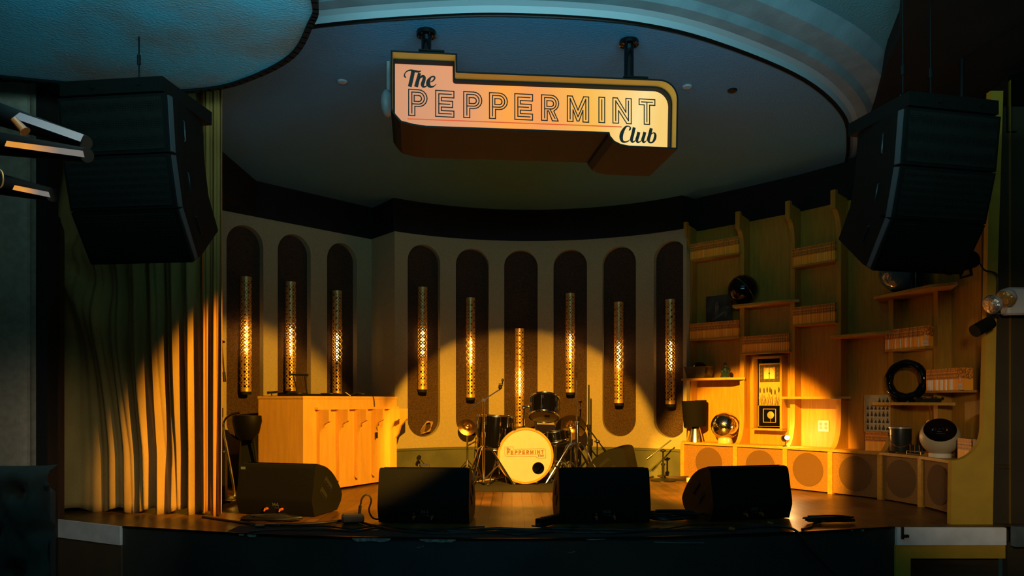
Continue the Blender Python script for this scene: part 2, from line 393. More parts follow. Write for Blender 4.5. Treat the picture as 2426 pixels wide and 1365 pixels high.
for a, b in zip(path, path[1:]):
    bb.quad(z3(a, ST), z3(b, ST), z3(b, ST+.295), z3(a, ST+.295))
struct(bb, 'baseboard_back', M_base)
bc = MB()
for a, b in zip(path, path[1:]):
    d = (b-a); nn = Vector((d.y, -d.x)).normalized()*.012
    if nn.y > 0: nn = -nn
    bc.add([z3(a, ST+.295), z3(b, ST+.295), z3(b, ST+.32), z3(a, ST+.32), z3(a+nn, ST+.295), z3(b+nn, ST+.295), z3(b+nn, ST+.312), z3(a+nn, ST+.312)],
           [(0, 1, 5, 4), (4, 5, 6, 7), (7, 6, 2, 3)])
struct(bc, 'trim_1', M_base)

# ---- shelf wall plan
PP = [Vector(p) for p in ((1.815, 7.86), (2.243, 7.42), (2.60, 7.03), (2.87, 6.66), (3.124, 6.27), (3.233, 5.85), (3.215, 5.36), (3.16, 5.09))]
NN = []
for i in range(len(PP)):
    a = PP[max(0, i-1)]; b = PP[min(len(PP)-1, i+1)]; d = (b-a).normalized(); NN.append(Vector((-d.y, d.x)))
NN = [n if n.dot(Vector((1, .6))) > 0 else -n for n in NN]
WD = .25
def Q(i, d): return PP[i]+NN[i]*d
def hit(px, d):
    k = (px-1213)/F; best = None
    for i in range(len(PP)-1):
        a, b = Q(i, d), Q(i+1, d)
        den = (b.x-a.x)-k*(b.y-a.y)
        if abs(den) < 1e-9: continue
        t = (k*a.y-a.x)/den
        if -.02 <= t <= 1.02: return a+(b-a)*t, (b-a).normalized()
    a, b = (Q(0, d), Q(1, d)) if px < 1700 else (Q(5, d), Q(6, d)); t = (k*a.y-a.x)/((b.x-a.x)-k*(b.y-a.y)); return a+(b-a)*t, (b-a).normalized()
sw = MB()
for i in range(len(PP)-1):
    a, b = Q(i, WD), Q(i+1, WD); sw.quad(z3(a, ST), z3(b, ST), z3(b, ZC), z3(a, ZC))
sw.quad(z3(cB, ST), z3(Q(0, WD), ST), z3(Q(0, WD), ZC), z3(cB, ZC))
struct(sw, 'wall_right', M_wood)

# fascia over all the walls
fb = MB(); fpath = [left_pt(LWL*i/4, -.02) for i in range(4, -1, -1)]+[c1+Vector((-.01, -.02))]+[arc_pt(ARCL*i/30, -.02) for i in range(31)]+[Q(i, WD-.02) for i in range(len(PP))]
for a, b in zip(fpath, fpath[1:]):
    d = b-a; nn = Vector((-d.y, d.x)).normalized()*.06
    if nn.dot(Vector((a.x*.3, 1))) < 0: nn = -nn
    fb.quad(z3(a, ZW), z3(b, ZW), z3(b, ZC+.02), z3(a, ZC+.02)); fb.quad(z3(a, ZW), z3(b, ZW), z3(b+nn, ZW), z3(a+nn, ZW))
struct(fb, 'trim_2', M_black)
bh = MB(); bh.box((-3.35, 6.45, (ZW+ZC)/2+.02), (1.6, 2.1, ZC-ZW+.04)); struct(bh, 'trim_3', M_black)

# ---- ceilings
R0 = [Vector((x, y, 0)) for x, y in ((-3.6, 6.0), (-2.9, 5.15), (-2.05, 4.62), (-1.21, 4.35), (-.5, 4.23), (.065, 4.21), (.705, 4.30), (1.27, 4.55), (1.98, 5.05), (2.51, 5.65), (2.83, 6.25), (3.12, 6.98), (3.35, 7.9))]
R1 = catmull(R0, 6)
def offs(P, d):
    out = []
    for i, p in enumerate(P):
        a = P[max(0, i-1)]; b = P[min(len(P)-1, i+1)]; t = (b-a).normalized(); out.append(p+Vector((t.y, -t.x, 0))*d)
    return out
ce = MB(); ce.add([Vector((p.x, p.y, ZC)) for p in R1]+[(3.6, 9.4, ZC), (-3.8, 9.4, ZC)], [tuple(range(len(R1)+2))])
struct(ce, 'ceiling', M_ceil, 0)
def band(mb, steps):
    Ls = [[Vector((p.x, p.y, z)) for p in offs(R1, d)] for d, z in steps]
    for A, B in zip(Ls, Ls[1:]):
        for i in range(len(A)-1): mb.quad(A[i], A[i+1], B[i+1], B[i])
t1 = MB(); band(t1, [(0, ZC), (0, ZC-.008), (.010, ZC-.010), (.014, ZC-.004), (.022, ZC-.006), (.03, ZC+.0)]); struct(t1, 'trim_4', M_steel)
t2 = MB(); band(t2, [(.03, ZC), (.05, ZC+.03), (.085, ZC+.045)]); struct(t2, 'trim_5', M_ringw, 60)
t3 = MB(); band(t3, [(.085, ZC+.045), (.16, ZC+.05), (.20, ZC+.085), (.34, ZC+.10), (.42, ZC+.17)]); struct(t3, 'trim_6', M_ring, 60)
c4 = MB(); band(c4, [(.42, ZC+.17), (.72, ZC+.19), (.78, ZC+.24), (3.2, ZC+.26)]); struct(c4, 'ceiling_front', M_ceil2, 60)
# black soffit on the right
so = MB(); sp = [(2.10, 1.2), (2.10, 3.4), (2.17, 4.1), (2.36, 4.5), (2.47, 4.86), (2.60, 5.2), (2.75, 5.6), (2.95, 6.2), (3.3, 7.2), (6.5, 7.2), (6.5, 1.2)]
so.prism(sp, lambda u, v, w: Vector((u, v, w)), EYE+2.22, EYE+2.8); struct(so, 'ceiling_soffit_right', M_black, 0)
# low round soffit at the upper left
dp = catmull([Vector((x, y, 0)) for x, y in ((-.93, 3.0), (-.96, 3.59), (-1.05, 3.83), (-1.24, 4.16), (-1.55, 4.43), (-1.88, 4.60), (-2.3, 4.62), (-3.07, 4.43), (-3.6, 4.3))], 6)
dpl = [(-.93, 1.2)]+[(p.x, p.y) for p in dp]+[(-5.6, 4.1), (-5.6, 1.2)]
ds = MB(); ds.prism(dpl, lambda u, v, w: Vector((u, v, w)), EYE+1.95, EYE+2.10); struct(ds, 'ceiling_soffit_left', M_cloud, 0)
dr = MB()
for i in range(len(dp)-1): a, b = dp[i], dp[i+1]; dr.box(((a+b)/2+Vector((0, 0, EYE+2.02))), ((b-a).length+.01, .03, .17), rotm(rz=math.atan2(b.y-a.y, b.x-a.x)))
struct(dr, 'trim_7', M_black)
for k, (px, py, m) in enumerate(((811, 192, M_ringw), (1628, 204, M_ringw), (1735, 213, M_gun))):
    y = 2.195*F/(HZ-py); p = Vector((px2x(px, y), y, ZC))
    b = MB(); b.lathe([(.001, -.012), (.028, -.012), (.034, -.004), (.034, 0)], 20, o=(0, 0, 0))
    o = build(b, 'ceiling_cover', m); o.location = p
    tag(o, ('pale round cover plate on the blue ceiling left of the sign', 'pale round cover plate on the blue ceiling just right of the sign', 'small dark fitting on the blue ceiling, right of the pale cover plates')[k], 'cover plate')

# ---- stage
EDGE = [Vector((x, y, 0)) for x, y in ((-3.22, 5.25), (-2.61, 4.95), (-1.6, 4.66), (-.8, 4.54), (.07, 4.50), (.9, 4.56), (1.7, 4.70), (2.555, 4.93), (3.28, 4.93))]
E1 = EDGE[:1]+catmull(EDGE[1:8], 6)+EDGE[8:]
fl = MB(); fl.add([Vector((p.x, p.y, ST)) for p in E1]+[(3.9, 4.93, ST), (3.9, 9, ST), (-4.2, 9, ST), (-4.2, 5.3, ST)], [tuple(range(len(E1)+4))])
struct(fl, 'floor', M_floor, 0)
sf = MB(); E2 = catmull(EDGE[1:8], 6)
for a, b in zip(E2, E2[1:]):
    sf.mi = 1 if -1.1 < a.x < .09 else 0
    sf.quad((a.x, a.y, 0), (b.x, b.y, 0), (b.x, b.y, ST), (a.x, a.y, ST))
struct(sf, 'wall_stage_front', [M_stageface, M_bluepanel])
lip = MB()
for a, b in zip(E2, E2[1:]):
    lip.quad((a.x, a.y-.004, ST-.012), (b.x, b.y-.004, ST-.012), (b.x, b.y-.004, ST+.003), (a.x, a.y-.004, ST+.003)); lip.quad((a.x, a.y-.004, ST+.003), (b.x, b.y-.004, ST+.003), (b.x, b.y+.03, ST+.003), (a.x, a.y+.03, ST+.003))
struct(lip, 'trim_8', M_steel)
def edge_y(x):
    for a, b in zip(E1, E1[1:]):
        if a.x <= x <= b.x: return a.y+(b.y-a.y)*(x-a.x)/(b.x-a.x)
    return 5
chips = MB()
for px0, px1, h in ((553, 567, 5), (575, 600, 8), (838, 930, 9), (998, 1083, 8), (1385, 1432, 3), (2056, 2062, 4), (2085, 2094, 5)):
    n = 7; X0, X1 = px2x(px0, 4.6), px2x(px1, 4.6); hh = h*4.6/F
    top = [(X0+(X1-X0)*i/n, ST-.004) for i in range(n+1)]; bot = [(X1-(X1-X0)*i/n, ST-.004-hh*(.35 if i in (0, n) else random.uniform(.7, 1.1))) for i in range(n+1)]
    chips.add([Vector((u, edge_y(u)-.006, v)) for u, v in top+bot], [tuple(range(2*n+2))])
for pa_, pb_ in (((1343, 1306), (1359, 1303)), ((1545, 1284), (1600, 1287)), ((1600, 1287), (1668, 1289)), ((992, 1295), (1008, 1291))):
    A_, B2_ = [Vector((px2x(x, 4.6), 0, py2z(y, 4.56))) for x, y in (pa_, pb_)]
    for v in (A_, B2_): v.y = edge_y(v.x)-.004
    up_ = Vector((0, 0, .0022)); chips.quad(A_-up_, B2_-up_, B2_+up_, A_+up_)
struct(chips, 'trim_9', M_scuff, 0)
def vpanel(mb, a, b, z0, z1, t=.02):
    d = (b-a).normalized(); n = Vector((d.y, -d.x))*t
    if n.y > 0: n = -n
    P = [a, b, b+n, a+n]; mb.add([z3(p, z0) for p in P]+[z3(p, z1) for p in P], [(0, 1, 5, 4), (1, 2, 6, 5), (2, 3, 7, 6), (3, 0, 4, 7), (4, 5, 6, 7), (3, 2, 1, 0)])
v2 = lambda v: Vector((v.x, v.y))
m_ = MB(); vpanel(m_, v2(EDGE[0]), v2(EDGE[1]), ST-.125, ST, .02); struct(m_, 'trim_10', M_white)
m_ = MB(); vpanel(m_, v2(EDGE[0]), v2(EDGE[1]), 0, ST-.125, .012); struct(m_, 'wall_stage_left', mat('brown_stage_panel', (.085, .05, .022), .8, var=.2, scale=5))
m_ = MB(); vpanel(m_, v2(EDGE[7]), v2(EDGE[8]), ST-.118, ST-.002, .03); struct(m_, 'trim_11', M_white)
# ochre frame with a dark recessed panel under the white board
m_ = MB(); a, b = EDGE[7], EDGE[8]
m_.box(((a.x+.045), a.y-.01, (ST-.118)/2), (.10, .02, ST-.118)); m_.box(((a.x+.095+b.x)/2, a.y-.01, ST-.118-.045), (b.x-a.x-.095, .02, .09))
struct(m_, 'wall_stage_right', M_ochre)
m_ = MB(); m_.box(((a.x+b.x)/2, a.y+.06, .28), (b.x-a.x, .02, .62)); struct(m_, 'wall_stage_recess', mat('dark_board', (.05, .035, .015), .6, scale=4, col2=(.02, .015, .008), stretch=(.5, 3, 6)))
m_ = MB(); m_.box((4.1, 4.85, ST-.05), (1.62, .05, .13)); struct(m_, 'trim_12', mat('grey_board', (.09, .11, .11), .6, var=.3, scale=8))
m_ = MB(); m_.box((4.1, 4.93, (ST-.1)/2), (1.62, .05, ST-.1)); m_.box((4.15, 5.10, 2.06), (1.78, .06, 3.0)); struct(m_, 'wall_right_front', M_brownwall)
af = MB(); af.add([(-6, -3, 0), (6.5, -3, 0), (6.5, 5.4, 0), (-6, 5.4, 0)], [(0, 1, 2, 3)]); struct(af, 'floor_audience', mat('dark_carpet', (.02, .018, .015), .95), 0)
# proscenium panel on the right with its rounded cut
Yp = 5.02
zp = lambda py: py2z(py, Yp); xp = lambda px: px2x(px, Yp)
pr = [(xp(2377), zp(215)), (xp(2362), zp(700)), (xp(2352), ST), (xp(2253), ST), (xp(2255), zp(1091))]
for t in range(0, 11):
    a = PI/2*t/10; pr.append((xp(2258+72*math.sin(a)), zp(1012+79*math.cos(a))))
pr += [(xp(2338), zp(700)), (xp(2343), zp(450)), (xp(2347), zp(215))]
m_ = MB(); m_.prism(pr, lambda u, v, w: Vector((u, w, v)), Yp, Yp+.045); struct(m_, 'wall_proscenium_right', M_ochre, 0)

# left end: grey padded wall and dark posts
m_ = MB(); wg = [(-4.6, 5.1)]+[(px2x(p, 5.1), 5.1) for p in (-40, 5, 62, 70, 86)]
nx = 60; X0, X1 = -4.4, px2x(88, 5.1)
for i in range(nx):
    for j in range(24):
        def P(i, j):
            x = X0+(X1-X0)*i/nx; z = .3+(ZC-.3)*j/24
            s = (x-px2x(66, 5.1))/.36; g = abs(s-round(s)); return Vector((x, 5.12-.035*(1-math.exp(-g*14)), z))
        m_.quad(P(i, j), P(i+1, j), P(i+1, j+1), P(i, j+1))
struct(m_, 'wall_left_padded', M_greywall, 60)
m_ = MB(); m_.box((px2x(101, 5.12), 5.16, 2.0), (.09, .12, 3.4)); struct(m_, 'trim_13', mat('dark_post', (.02, .018, .014), .5))
m_ = MB(); m_.box((px2x(128, 5.3), 5.34, 2.0), (.07, .05, 3.4)); struct(m_, 'trim_14', mat('rust_post', (.09, .035, .014), .7))
m_ = MB(); m_.box((-3.35, 5.85, 2.0), (.9, .03, 3.3)); m_.box((-3.3, 6.9, 2.0), (.05, 2.2, 3.4)); struct(m_, 'wall_left_side', M_black)

# ------------------------------------------------------------------ letters
def arc(cx, cy, rx, ry, a0, a1, n=10): return [(cx+rx*math.cos(math.radians(a0+(a1-a0)*i/n)), cy+ry*math.sin(math.radians(a0+(a1-a0)*i/n))) for i in range(n+1)]
LET = {
 'P': ([[(0, 0), (.235, 0), (.235, .36)]+arc(.38, .68, .32, .32, -90, 90)+[(0, 1)], [(.21, .55)]+arc(.38, .665, .11, .115, -90, 90, 6)+[(.21, .78)]],
       [[(.12, .1), (.12, .9)]+arc(.38, .675, .215, .225, 90, -90)+[(.12, .45)]]),
 'E': ([[(0, 0), (.7, 0), (.7, .235), (.22, .235), (.22, .37), (.65, .37), (.65, .61), (.22, .61), (.22, .745), (.7, .745), (.7, 1), (0, 1)]],
       [[(.6, .12), (.12, .12), (.12, .875), (.6, .875)], [(.12, .49), (.54, .49)]]),
 'R': ([[(0, 0), (.225, 0), (.225, .38), (.28, .38), (.43, 0), (.66, 0), (.49, .38)]+arc(.38, .69, .30, .31, -62, 90)+[(0, 1)], [(.21, .56)]+arc(.38, .67, .10, .11, -90, 90, 6)+[(.21, .78)]],
       [[(.12, .1), (.12, .9)]+arc(.38, .68, .20, .22, 90, -90)+[(.12, .46)], [(.33, .46), (.53, .1)]]),
 'M': ([[(0, 0), (.23, 0), (.23, .46), (.39, .03), (.47, .03), (.63, .46), (.63, 0), (.86, 0), (.86, 1), (.66, 1), (.43, .46), (.2, 1), (0, 1)]],
       [[(.115, .1), (.115, .9), (.43, .2), (.745, .9), (.745, .1)]]),
 'I': ([[(0, 0), (.235, 0), (.235, 1), (0, 1)]], [[(.117, .1), (.117, .9)]]),
 'N': ([[(0, 0), (.23, 0), (.23, .5), (.57, 0), (.75, 0), (.75, 1), (.53, 1), (.53, .45), (.18, 1), (0, 1)]], [[(.115, .1), (.115, .88), (.635, .12), (.635, .9)]]),
 'T': ([[(.21, 0), (.43, 0), (.43, .77), (.65, .77), (.65, 1), (0, 1), (0, .77), (.21, .77)]], [[(.1, .885), (.55, .885)], [(.32, .885), (.32, .1)]]),
}
LX = [966.9, 1030.8, 1097.2, 1158.1, 1218, 1281.4, 1342.2, 1417, 1450.2, 1512.2]
def k1(x, y): return (920+x/6.931, 140+y/6.931)
def k2(x, y): return (1260+x/6.931, 190+y/6.931)
SCRIPT_THE = [[(292, 312, 12), (268, 292, 22), (268, 255, 14), (300, 212, 14), (360, 192, 22), (430, 205, 30), (500, 215, 26), (540, 198, 6)],
  [(408, 205, 52), (385, 320, 50), (352, 462, 50)], [(512, 238, 40), (490, 330, 46), (455, 465, 52)],
  [(485, 400, 6), (515, 325, 16), (560, 290, 34), (590, 310, 40), (578, 370, 46), (560, 430, 46), (580, 465, 26), (625, 450, 14), (650, 410, 8)],
  [(685, 388, 8), (735, 362, 20), (762, 318, 20), (742, 295, 24), (700, 305, 20), (662, 360, 46), (655, 420, 56), (690, 462, 34), (745, 455, 16), (788, 415, 6)]]
SCRIPT_CLUB = [[(1588, 832, 8), (1605, 815, 24), (1612, 785, 20), (1582, 763, 14), (1535, 775, 26), (1485, 850, 46), (1462, 930, 52), (1475, 1000, 40), (1520, 1022, 24), (1580, 1005, 14), (1622, 965, 6)],
  [(1676, 783, 44), (1655, 880, 44), (1632, 980, 44), (1650, 1022, 26), (1700, 995, 8)], [(1752, 858, 44), (1735, 930, 44), (1718, 985, 44), (1735, 1025, 28), (1780, 1010, 12), (1815, 960, 6)],
  [(1850, 858, 44), (1832, 930, 44), (1815, 985, 44), (1832, 1025, 28), (1870, 1005, 10), (1895, 960, 6)],
  [(1956, 795, 44), (1930, 900, 46), (1910, 980, 44), (1925, 1025, 26), (1975, 1025, 24), (2012, 970, 38), (2022, 905, 34), (2000, 872, 20), (1965, 885, 10), (1935, 930, 6)]]
def sign_outline():
    o = [(935, 151), (1073, 157), (1073.3, 193), (1075, 197), (1080, 198.6), (1545, 216)]
    o += [(1545+38*math.sin(PI/2*i/8), 254-38*math.cos(PI/2*i/8)) for i in range(1, 9)]
    o += [(1581, 345), (1490, 341.5), (1472, 338), (1458, 331), (1449, 320), (1446.5, 309.5), (1010, 294.5), (980, 290), (957, 283), (942, 273.5), (936, 262)]
    return o
# local sign frame: u to the right, v up, on a plane turned a few degrees
def frame_from(cx_px, Y, rz):
    O = Vector((px2x(cx_px, Y), Y, EYE)); U = Vector((math.cos(rz), math.sin(rz), 0)); Nn = Vector((math.sin(rz), -math.cos(rz), 0)); return O, U, Nn
def uv_on(px, py, O, U, Nn):
    D = Vector(((px-1213)/F, 1, -(py-HZ)/F)); C = Vector((0, 0, EYE)); t = (O-C).dot(Nn)/D.dot(Nn); p = C+D*t-O; return p.dot(U), p.z
SR = math.radians(7.5)
SY = 4.35
O_, U_, N_ = frame_from(1260, SY, SR)
RIM = .125; BACK = .40
so_ = sign_outline(); Or = O_+N_*RIM
# the lower edge is the front rim (it hides the foot of the face), all the rest is measured on the face
face_uv = [uv_on(x, y, O_, U_, N_) for x, y in so_[:14]]+[(uv_on(1581, 300, O_, U_, N_)[0], uv_on(1590, 346, Or, U_, N_)[1])]+[uv_on(x, y, Or, U_, N_) for x, y in so_[15:-3]]
face_uv += [(uv_on(957, 283, Or, U_, N_)[0]-.01, uv_on(957, 283, Or, U_, N_)[1]), (uv_on(936, 262, O_, U_, N_)[0]+.012, uv_on(942, 273.5, Or, U_, N_)[1]+.012), (uv_on(935, 262, O_, U_, N_)[0], uv_on(936, 258, Or, U_, N_)[1])]
sg = thing('hanging_sign', 'large lit sign box lettered The Peppermint Club hanging on two black pipes', 'sign', (O_.x, O_.y, EYE+1.5), SR)
def fS(u, v, w): return O_+U_*u+Vector((0, 0, v))+N_*w      # w > 0 comes towards the audience
def inset(P, d):
    n = len(P); out = []; ar = sum(P[i][0]*P[(i+1) % n][1]-P[(i+1) % n][0]*P[i][1] for i in range(n)); sgn = 1 if ar > 0 else -1
    for i in range(n):
        a, b, c = Vector(P[i-1]), Vector(P[i]), Vector(P[(i+1) % n]); e1 = (b-a).normalized(); e2 = (c-b).normalized()
        n1 = Vector((-e1.y, e1.x))*sgn; n2 = Vector((-e2.y, e2.x))*sgn; m = (n1+n2); m = m/max(.35, m.dot(n1)) if m.length > 1e-6 else n1; out.append(tuple(b+m*d))
    return out
outer = inset(face_uv, -.018)
# shell: outside wall, front rim, inside wall, back
sh = MB(); n = len(outer)
for A, wa, B, wb_ in ((outer, -BACK, outer, RIM), (outer, RIM, inset(face_uv, -.008), RIM)):
    for i in range(n): j = (i+1) % n; sh.quad(fS(*A[i], wa), fS(*A[j], wa), fS(*B[j], wb_), fS(*B[i], wb_))
sh.add([fS(*p, -BACK) for p in outer], [tuple(range(n))])
build(sh, 'housing', mat('brown_black_sign_housing', (.009, .0075, .006), .5, spec=.2), sg, True, 25)
si = MB(); ins = inset(face_uv, -.008)
for i in range(n): j = (i+1) % n; si.quad(fS(*ins[i], .0), fS(*ins[j], .0), fS(*ins[j], RIM), fS(*ins[i], RIM))
build(si, 'inner_wall', M_signwall, sg, True, 25)
gk = MB(); g0 = inset(face_uv, .002)
for A, wa, B, wb_ in ((inset(face_uv, -.007), .05, g0, .05), (g0, .05, g0, 0)):
    for i in range(n): j = (i+1) % n; gk.quad(fS(*A[i], wa), fS(*A[j], wa), fS(*B[j], wb_), fS(*B[i], wb_))
build(gk, 'gasket', M_gasket, sg, True, 25)
fc = MB(); fc.add([fS(*p, .004) for p in face_uv], [tuple(range(n))])
M_face = mat('lit_sign_face', (.5, .42, .3), .5); Nn_, L_, B_ = nodes(M_face)
tc = Nn_['Texture Coordinate']; sx = Nn_.new('ShaderNodeSeparateXYZ'); L_.new(tc.outputs['Object'], sx.inputs[0])
mr = Nn_.new('ShaderNodeMapRange'); mr.inputs[1].default_value = -.85; mr.inputs[2].default_value = .85; L_.new(sx.outputs[0], mr.inputs[0])
nz = Nn_.new('ShaderNodeTexNoise'); nz.inputs['Scale'].default_value = 2.2; nz.inputs['Detail'].default_value = 0; L_.new(tc.outputs['Object'], nz.inputs['Vector'])
ad = Nn_.new('ShaderNodeMath'); ad.operation = 'MULTIPLY_ADD'; ad.inputs[1].default_value = .16; L_.new(nz.outputs['Fac'], ad.inputs[0])
sb = Nn_.new('ShaderNodeMath'); sb.operation = 'SUBTRACT'; sb.inputs[1].default_value = .08; L_.new(mr.outputs[0], sb.inputs[0]); L_.new(sb.outputs[0], ad.inputs[2])
cr = Nn_.new('ShaderNodeValToRGB'); E_ = cr.color_ramp.elements; E_[0].position = 0; E_[0].color = (.62, .29, .15, 1); E_[1].position = 1; E_[1].color = (.96, .62, .17, 1)
for p, c in ((.22, (.76, .32, .15, 1)), (.40, (1, .37, .05, 1)), (.52, (.95, .34, .085, 1)), (.72, (.97, .50, .075, 1)), (.90, (1, .74, .30, 1))): e = E_.new(p); e.color = c
L_.new(ad.outputs[0], cr.inputs[0]); L_.new(cr.outputs[0], B_.inputs['Emission Color']); B_.inputs['Emission Strength'].default_value = .98
B_.inputs['Base Color'].default_value = (.03, .025, .02, 1); B_.inputs['Specular IOR Level'].default_value = .1
build(fc, 'face', M_face, sg, True, 0)
def peppermint(mb, f, x0s, base, height, lw_, solid=False):
    for ch, (u, v) in zip('PEPPERMINT', x0s):
        g = lambda a, b, w, u=u, v=v: f(u+a*height, v+b*height, w)
        for pth in LET[ch][0]: mb.line(inset(pth, lw_/2/1) if False else pth, lw_, g, .0, True)
        for pth in LET[ch][1]: mb.line(pth, lw_*(3.2 if solid else 1), g, .0)
lt = MB(); hh = .0
u0, v0 = uv_on(968, 274.3, O_, U_, N_); _, v1 = uv_on(968, 212.5, O_, U_, N_); H = v1-v0
uT, vT = uv_on(1513, 294.5, O_, U_, N_)
base = [(uv_on(x+1.3, 285, O_, U_, N_)[0], v0+(vT-v0)*(x-966.9)/(1512.2-966.9)) for x in LX]
peppermint(lt, lambda u, v, w: fS(u, v, .006), base, 0, H, .042)
build(lt, 'club_name_lettering', M_print, sg, True, 0)
def script_uv(S_, kf, O, U, N):
    out = []
    for st in S_:
        q = []
        for x, y, w in st:
            u, v = uv_on(*kf(x, y), O, U, N); q.append((u, v, w/6.931*O.y/F*1.2))
        out.append(q)
    return out
SU = script_uv(SCRIPT_THE, k1, O_, U_, N_); SC = script_uv(SCRIPT_CLUB, k2, O_, U_, N_)
for nm, SS in (('script_word_the', SU), ('script_word_club', SC)):
    b = MB()
    for st in SS: b.brush(st, lambda u, v, w: fS(u, v, .0065))
    build(b, nm, M_print, sg, True, 0)
ul = MB(); ua, ub = uv_on(967, 282.5, O_, U_, N_), uv_on(1471, 301.5, O_, U_, N_); ul.line([ua, ub], .0065, lambda u, v, w: fS(u, v, .0055)); build(ul, 'red_underline', M_redline, sg, True, 0)
for px, py, pt in ((1010, 75, 128), (1490, 97, 190)):
    Yc = 2.195*F/(HZ-py); b = MB(); x = px2x(px, Yc); zt = ZC; zb_ = py2z(pt, Yc)-.03
    b.cyl((x, Yc, zb_), (x, Yc, zt-.02), .030, n=20); build(b, 'hanging_pipe', M_gloss, sg, True)
    b = MB(); b.lathe([(.03, -.055), (.034, -.03), (.058, -.026), (.060, -.012), (.058, 0)], 24, o=(x, Yc, zt))
    for k in range(6): b.sphere((x+.046*math.cos(k*PI/3), Yc+.046*math.sin(k*PI/3), zt-.028), .007, 8, 6)
    build(b, 'ceiling_flange', M_gloss, sg, True)
    b = MB(); b.box((x+.03, Yc, zb_+.030), (.15, .10, .008), rotm(rz=SR)); build(b, 'mounting_plate', M_black, sg, True)
b = MB(); p = at(918, 245, 4.75); b.sphere(p, .085, 20, 12, (.5, 1, 1)); b.cyl(p+Vector((0, .03, 0)), (p.x, p.y+.03, ZC), .012)
o = build(b, 'ceiling_lamp', mat('grey_lamp_shell', (.35, .36, .36), .4), loc=p); tag(o, 'small pale lamp housing showing past the left end of the lit sign', 'lamp')

# ------------------------------------------------------------------ perforated wall lamps
TL = 1.13; TR = .0525
def perforated():
    mb = MB(); nc = 9; pitch = .0355; nr = 30; z0 = .035
    def P(a, z): return Vector((TR*math.cos(a), TR*math.sin(a), z))
    mb.lathe([(TR, 0), (TR, z0)], 40)
    top = z0+nr*pitch; mb.lathe([(TR, top), (TR, TL)], 40)
    for c in range(nc):
        ac = 2*PI*c/nc-PI/2; half = PI/nc
        for r_ in range(nr):
            zc = z0+(r_+.5)*pitch; big = (r_+c) % 2 == 0; rad = .0128 if big else .0078; K = 12
            hole = [(math.cos(2*PI*k/K)*rad, math.sin(2*PI*k/K)*rad) for k in range(K)]
            wv = half*TR; hv = pitch/2; sq = []
            for k in range(K):
                cx, sy = math.cos(2*PI*k/K), math.sin(2*PI*k/K); m = max(abs(cx), abs(sy)); sq.append((cx/m*wv, sy/m*hv))
            vs = [P(ac+x/TR, zc+y) for x, y in hole]+[P(ac+x/TR, zc+y) for x, y in sq]
            mb.add(vs, [(k, (k+1) % K, K+(k+1) % K, K+k) for k in range(K)])
    return mb
TUBES = [(583, 928, 'l'), (689, 927, 'l'), (799, 935, 'l'), (1001, 923, 'c'), (1115, 942, 'c'), (1231, 1012, 'c'), (1351, 930, 'c'), (1466, 955, 'c'), (1588, 958, 'c')]
TLAB = ['leftmost lit perforated brass tube lamp, in the first niche beside the curtain', 'lit perforated brass tube lamp in the second niche from the left, rising behind the booth', 'lit perforated brass tube lamp in the third niche from the left, rising behind the booth',
  'lit perforated brass tube lamp in the niche just right of the wooden booth', 'lit perforated brass tube lamp in the niche behind the boom cymbal stand', 'lowest hung lit perforated brass tube lamp, ending behind the bass drum',
  'lit perforated brass tube lamp in the niche right of the small tom drum', 'lit perforated brass tube lamp in the niche above the rear monitor wedge', 'rightmost lit perforated brass tube lamp, in the niche next to the shelf wall']
lamp0 = None
for k, (px, pyb, w) in enumerate(TUBES):
    fn, L = (left_pt, LWL) if w == 'l' else (arc_pt, ARCL)
    s = s_from_px(px, fn, L, -.02); p = fn(s, -.02); z = py2z(pyb, p.y)
    q = fn(s, .07)-p
    if lamp0 is None:
        lamp0 = thing('wall_lamp', TLAB[k], 'wall lamp', (p.x, p.y, z), 0, 'perforated brass tube lamps in the niches')
        build(perforated(), 'perforated_shade', M_gold, lamp0, smooth=50)
        b = MB(); b.lathe([(.001, -.03), (TR-.006, -.03), (TR-.004, -.02), (TR-.004, .01), (.001, .01)], 28); build(b, 'base_cap', M_black, lamp0)
        b = MB(); b.tube([(0, 0, .36), (.002, 0, .40), (.003, 0, .64), (0, 0, .68)], [.004, .013, .013, .004], 12); bo = build(b, 'bulb', M_bulb, lamp0)
        b = MB(); b.cyl((0, 0, .0), (0, 0, .36), .010); build(b, 'lamp_holder', M_gun, lamp0)
        [build(MB().cyl((0, TR-.004, zz_), (0, .082, zz_), .012), 'wall_bracket', M_gun, lamp0) for zz_ in (.2, .95)]
        lamp0.rotation_euler.z = math.atan2(q.y, q.x)-PI/2
        src = lamp0
    else:
        c = copy_tree(lamp0); c.location = (p.x, p.y, z); c.rotation_euler.z = math.atan2(q.y, q.x)-PI/2; c['label'] = TLAB[k]
# coil of thin cable hanging in the niche right of the booth
s = s_from_px(1012, arc_pt, ARCL); p = arc_pt(s, .05); b = MB()
for k in range(5):
    zc = py2z(1010, p.y); b.tube([(p.x-.06+.012*k, p.y-.005*k, zc-.07+.004*k), (p.x-.01+.006*k, p.y-.02, zc+.02+.008*k), (p.x+.08-.006*k, p.y-.01, zc+.05-.004*k), (p.x+.05, p.y-.02, zc-.03-.006*k), (p.x-.02, p.y-.02, zc-.08+.004*k)], .0028, 6, 6, True)
tag(build(b, 'cable_coil', mat('tan_cable', (.30, .18, .07), .6), loc=(p.x, p.y, py2z(1035, p.y))), 'thin tan cable coil lying in the bottom of the niche right of the booth', 'cable')

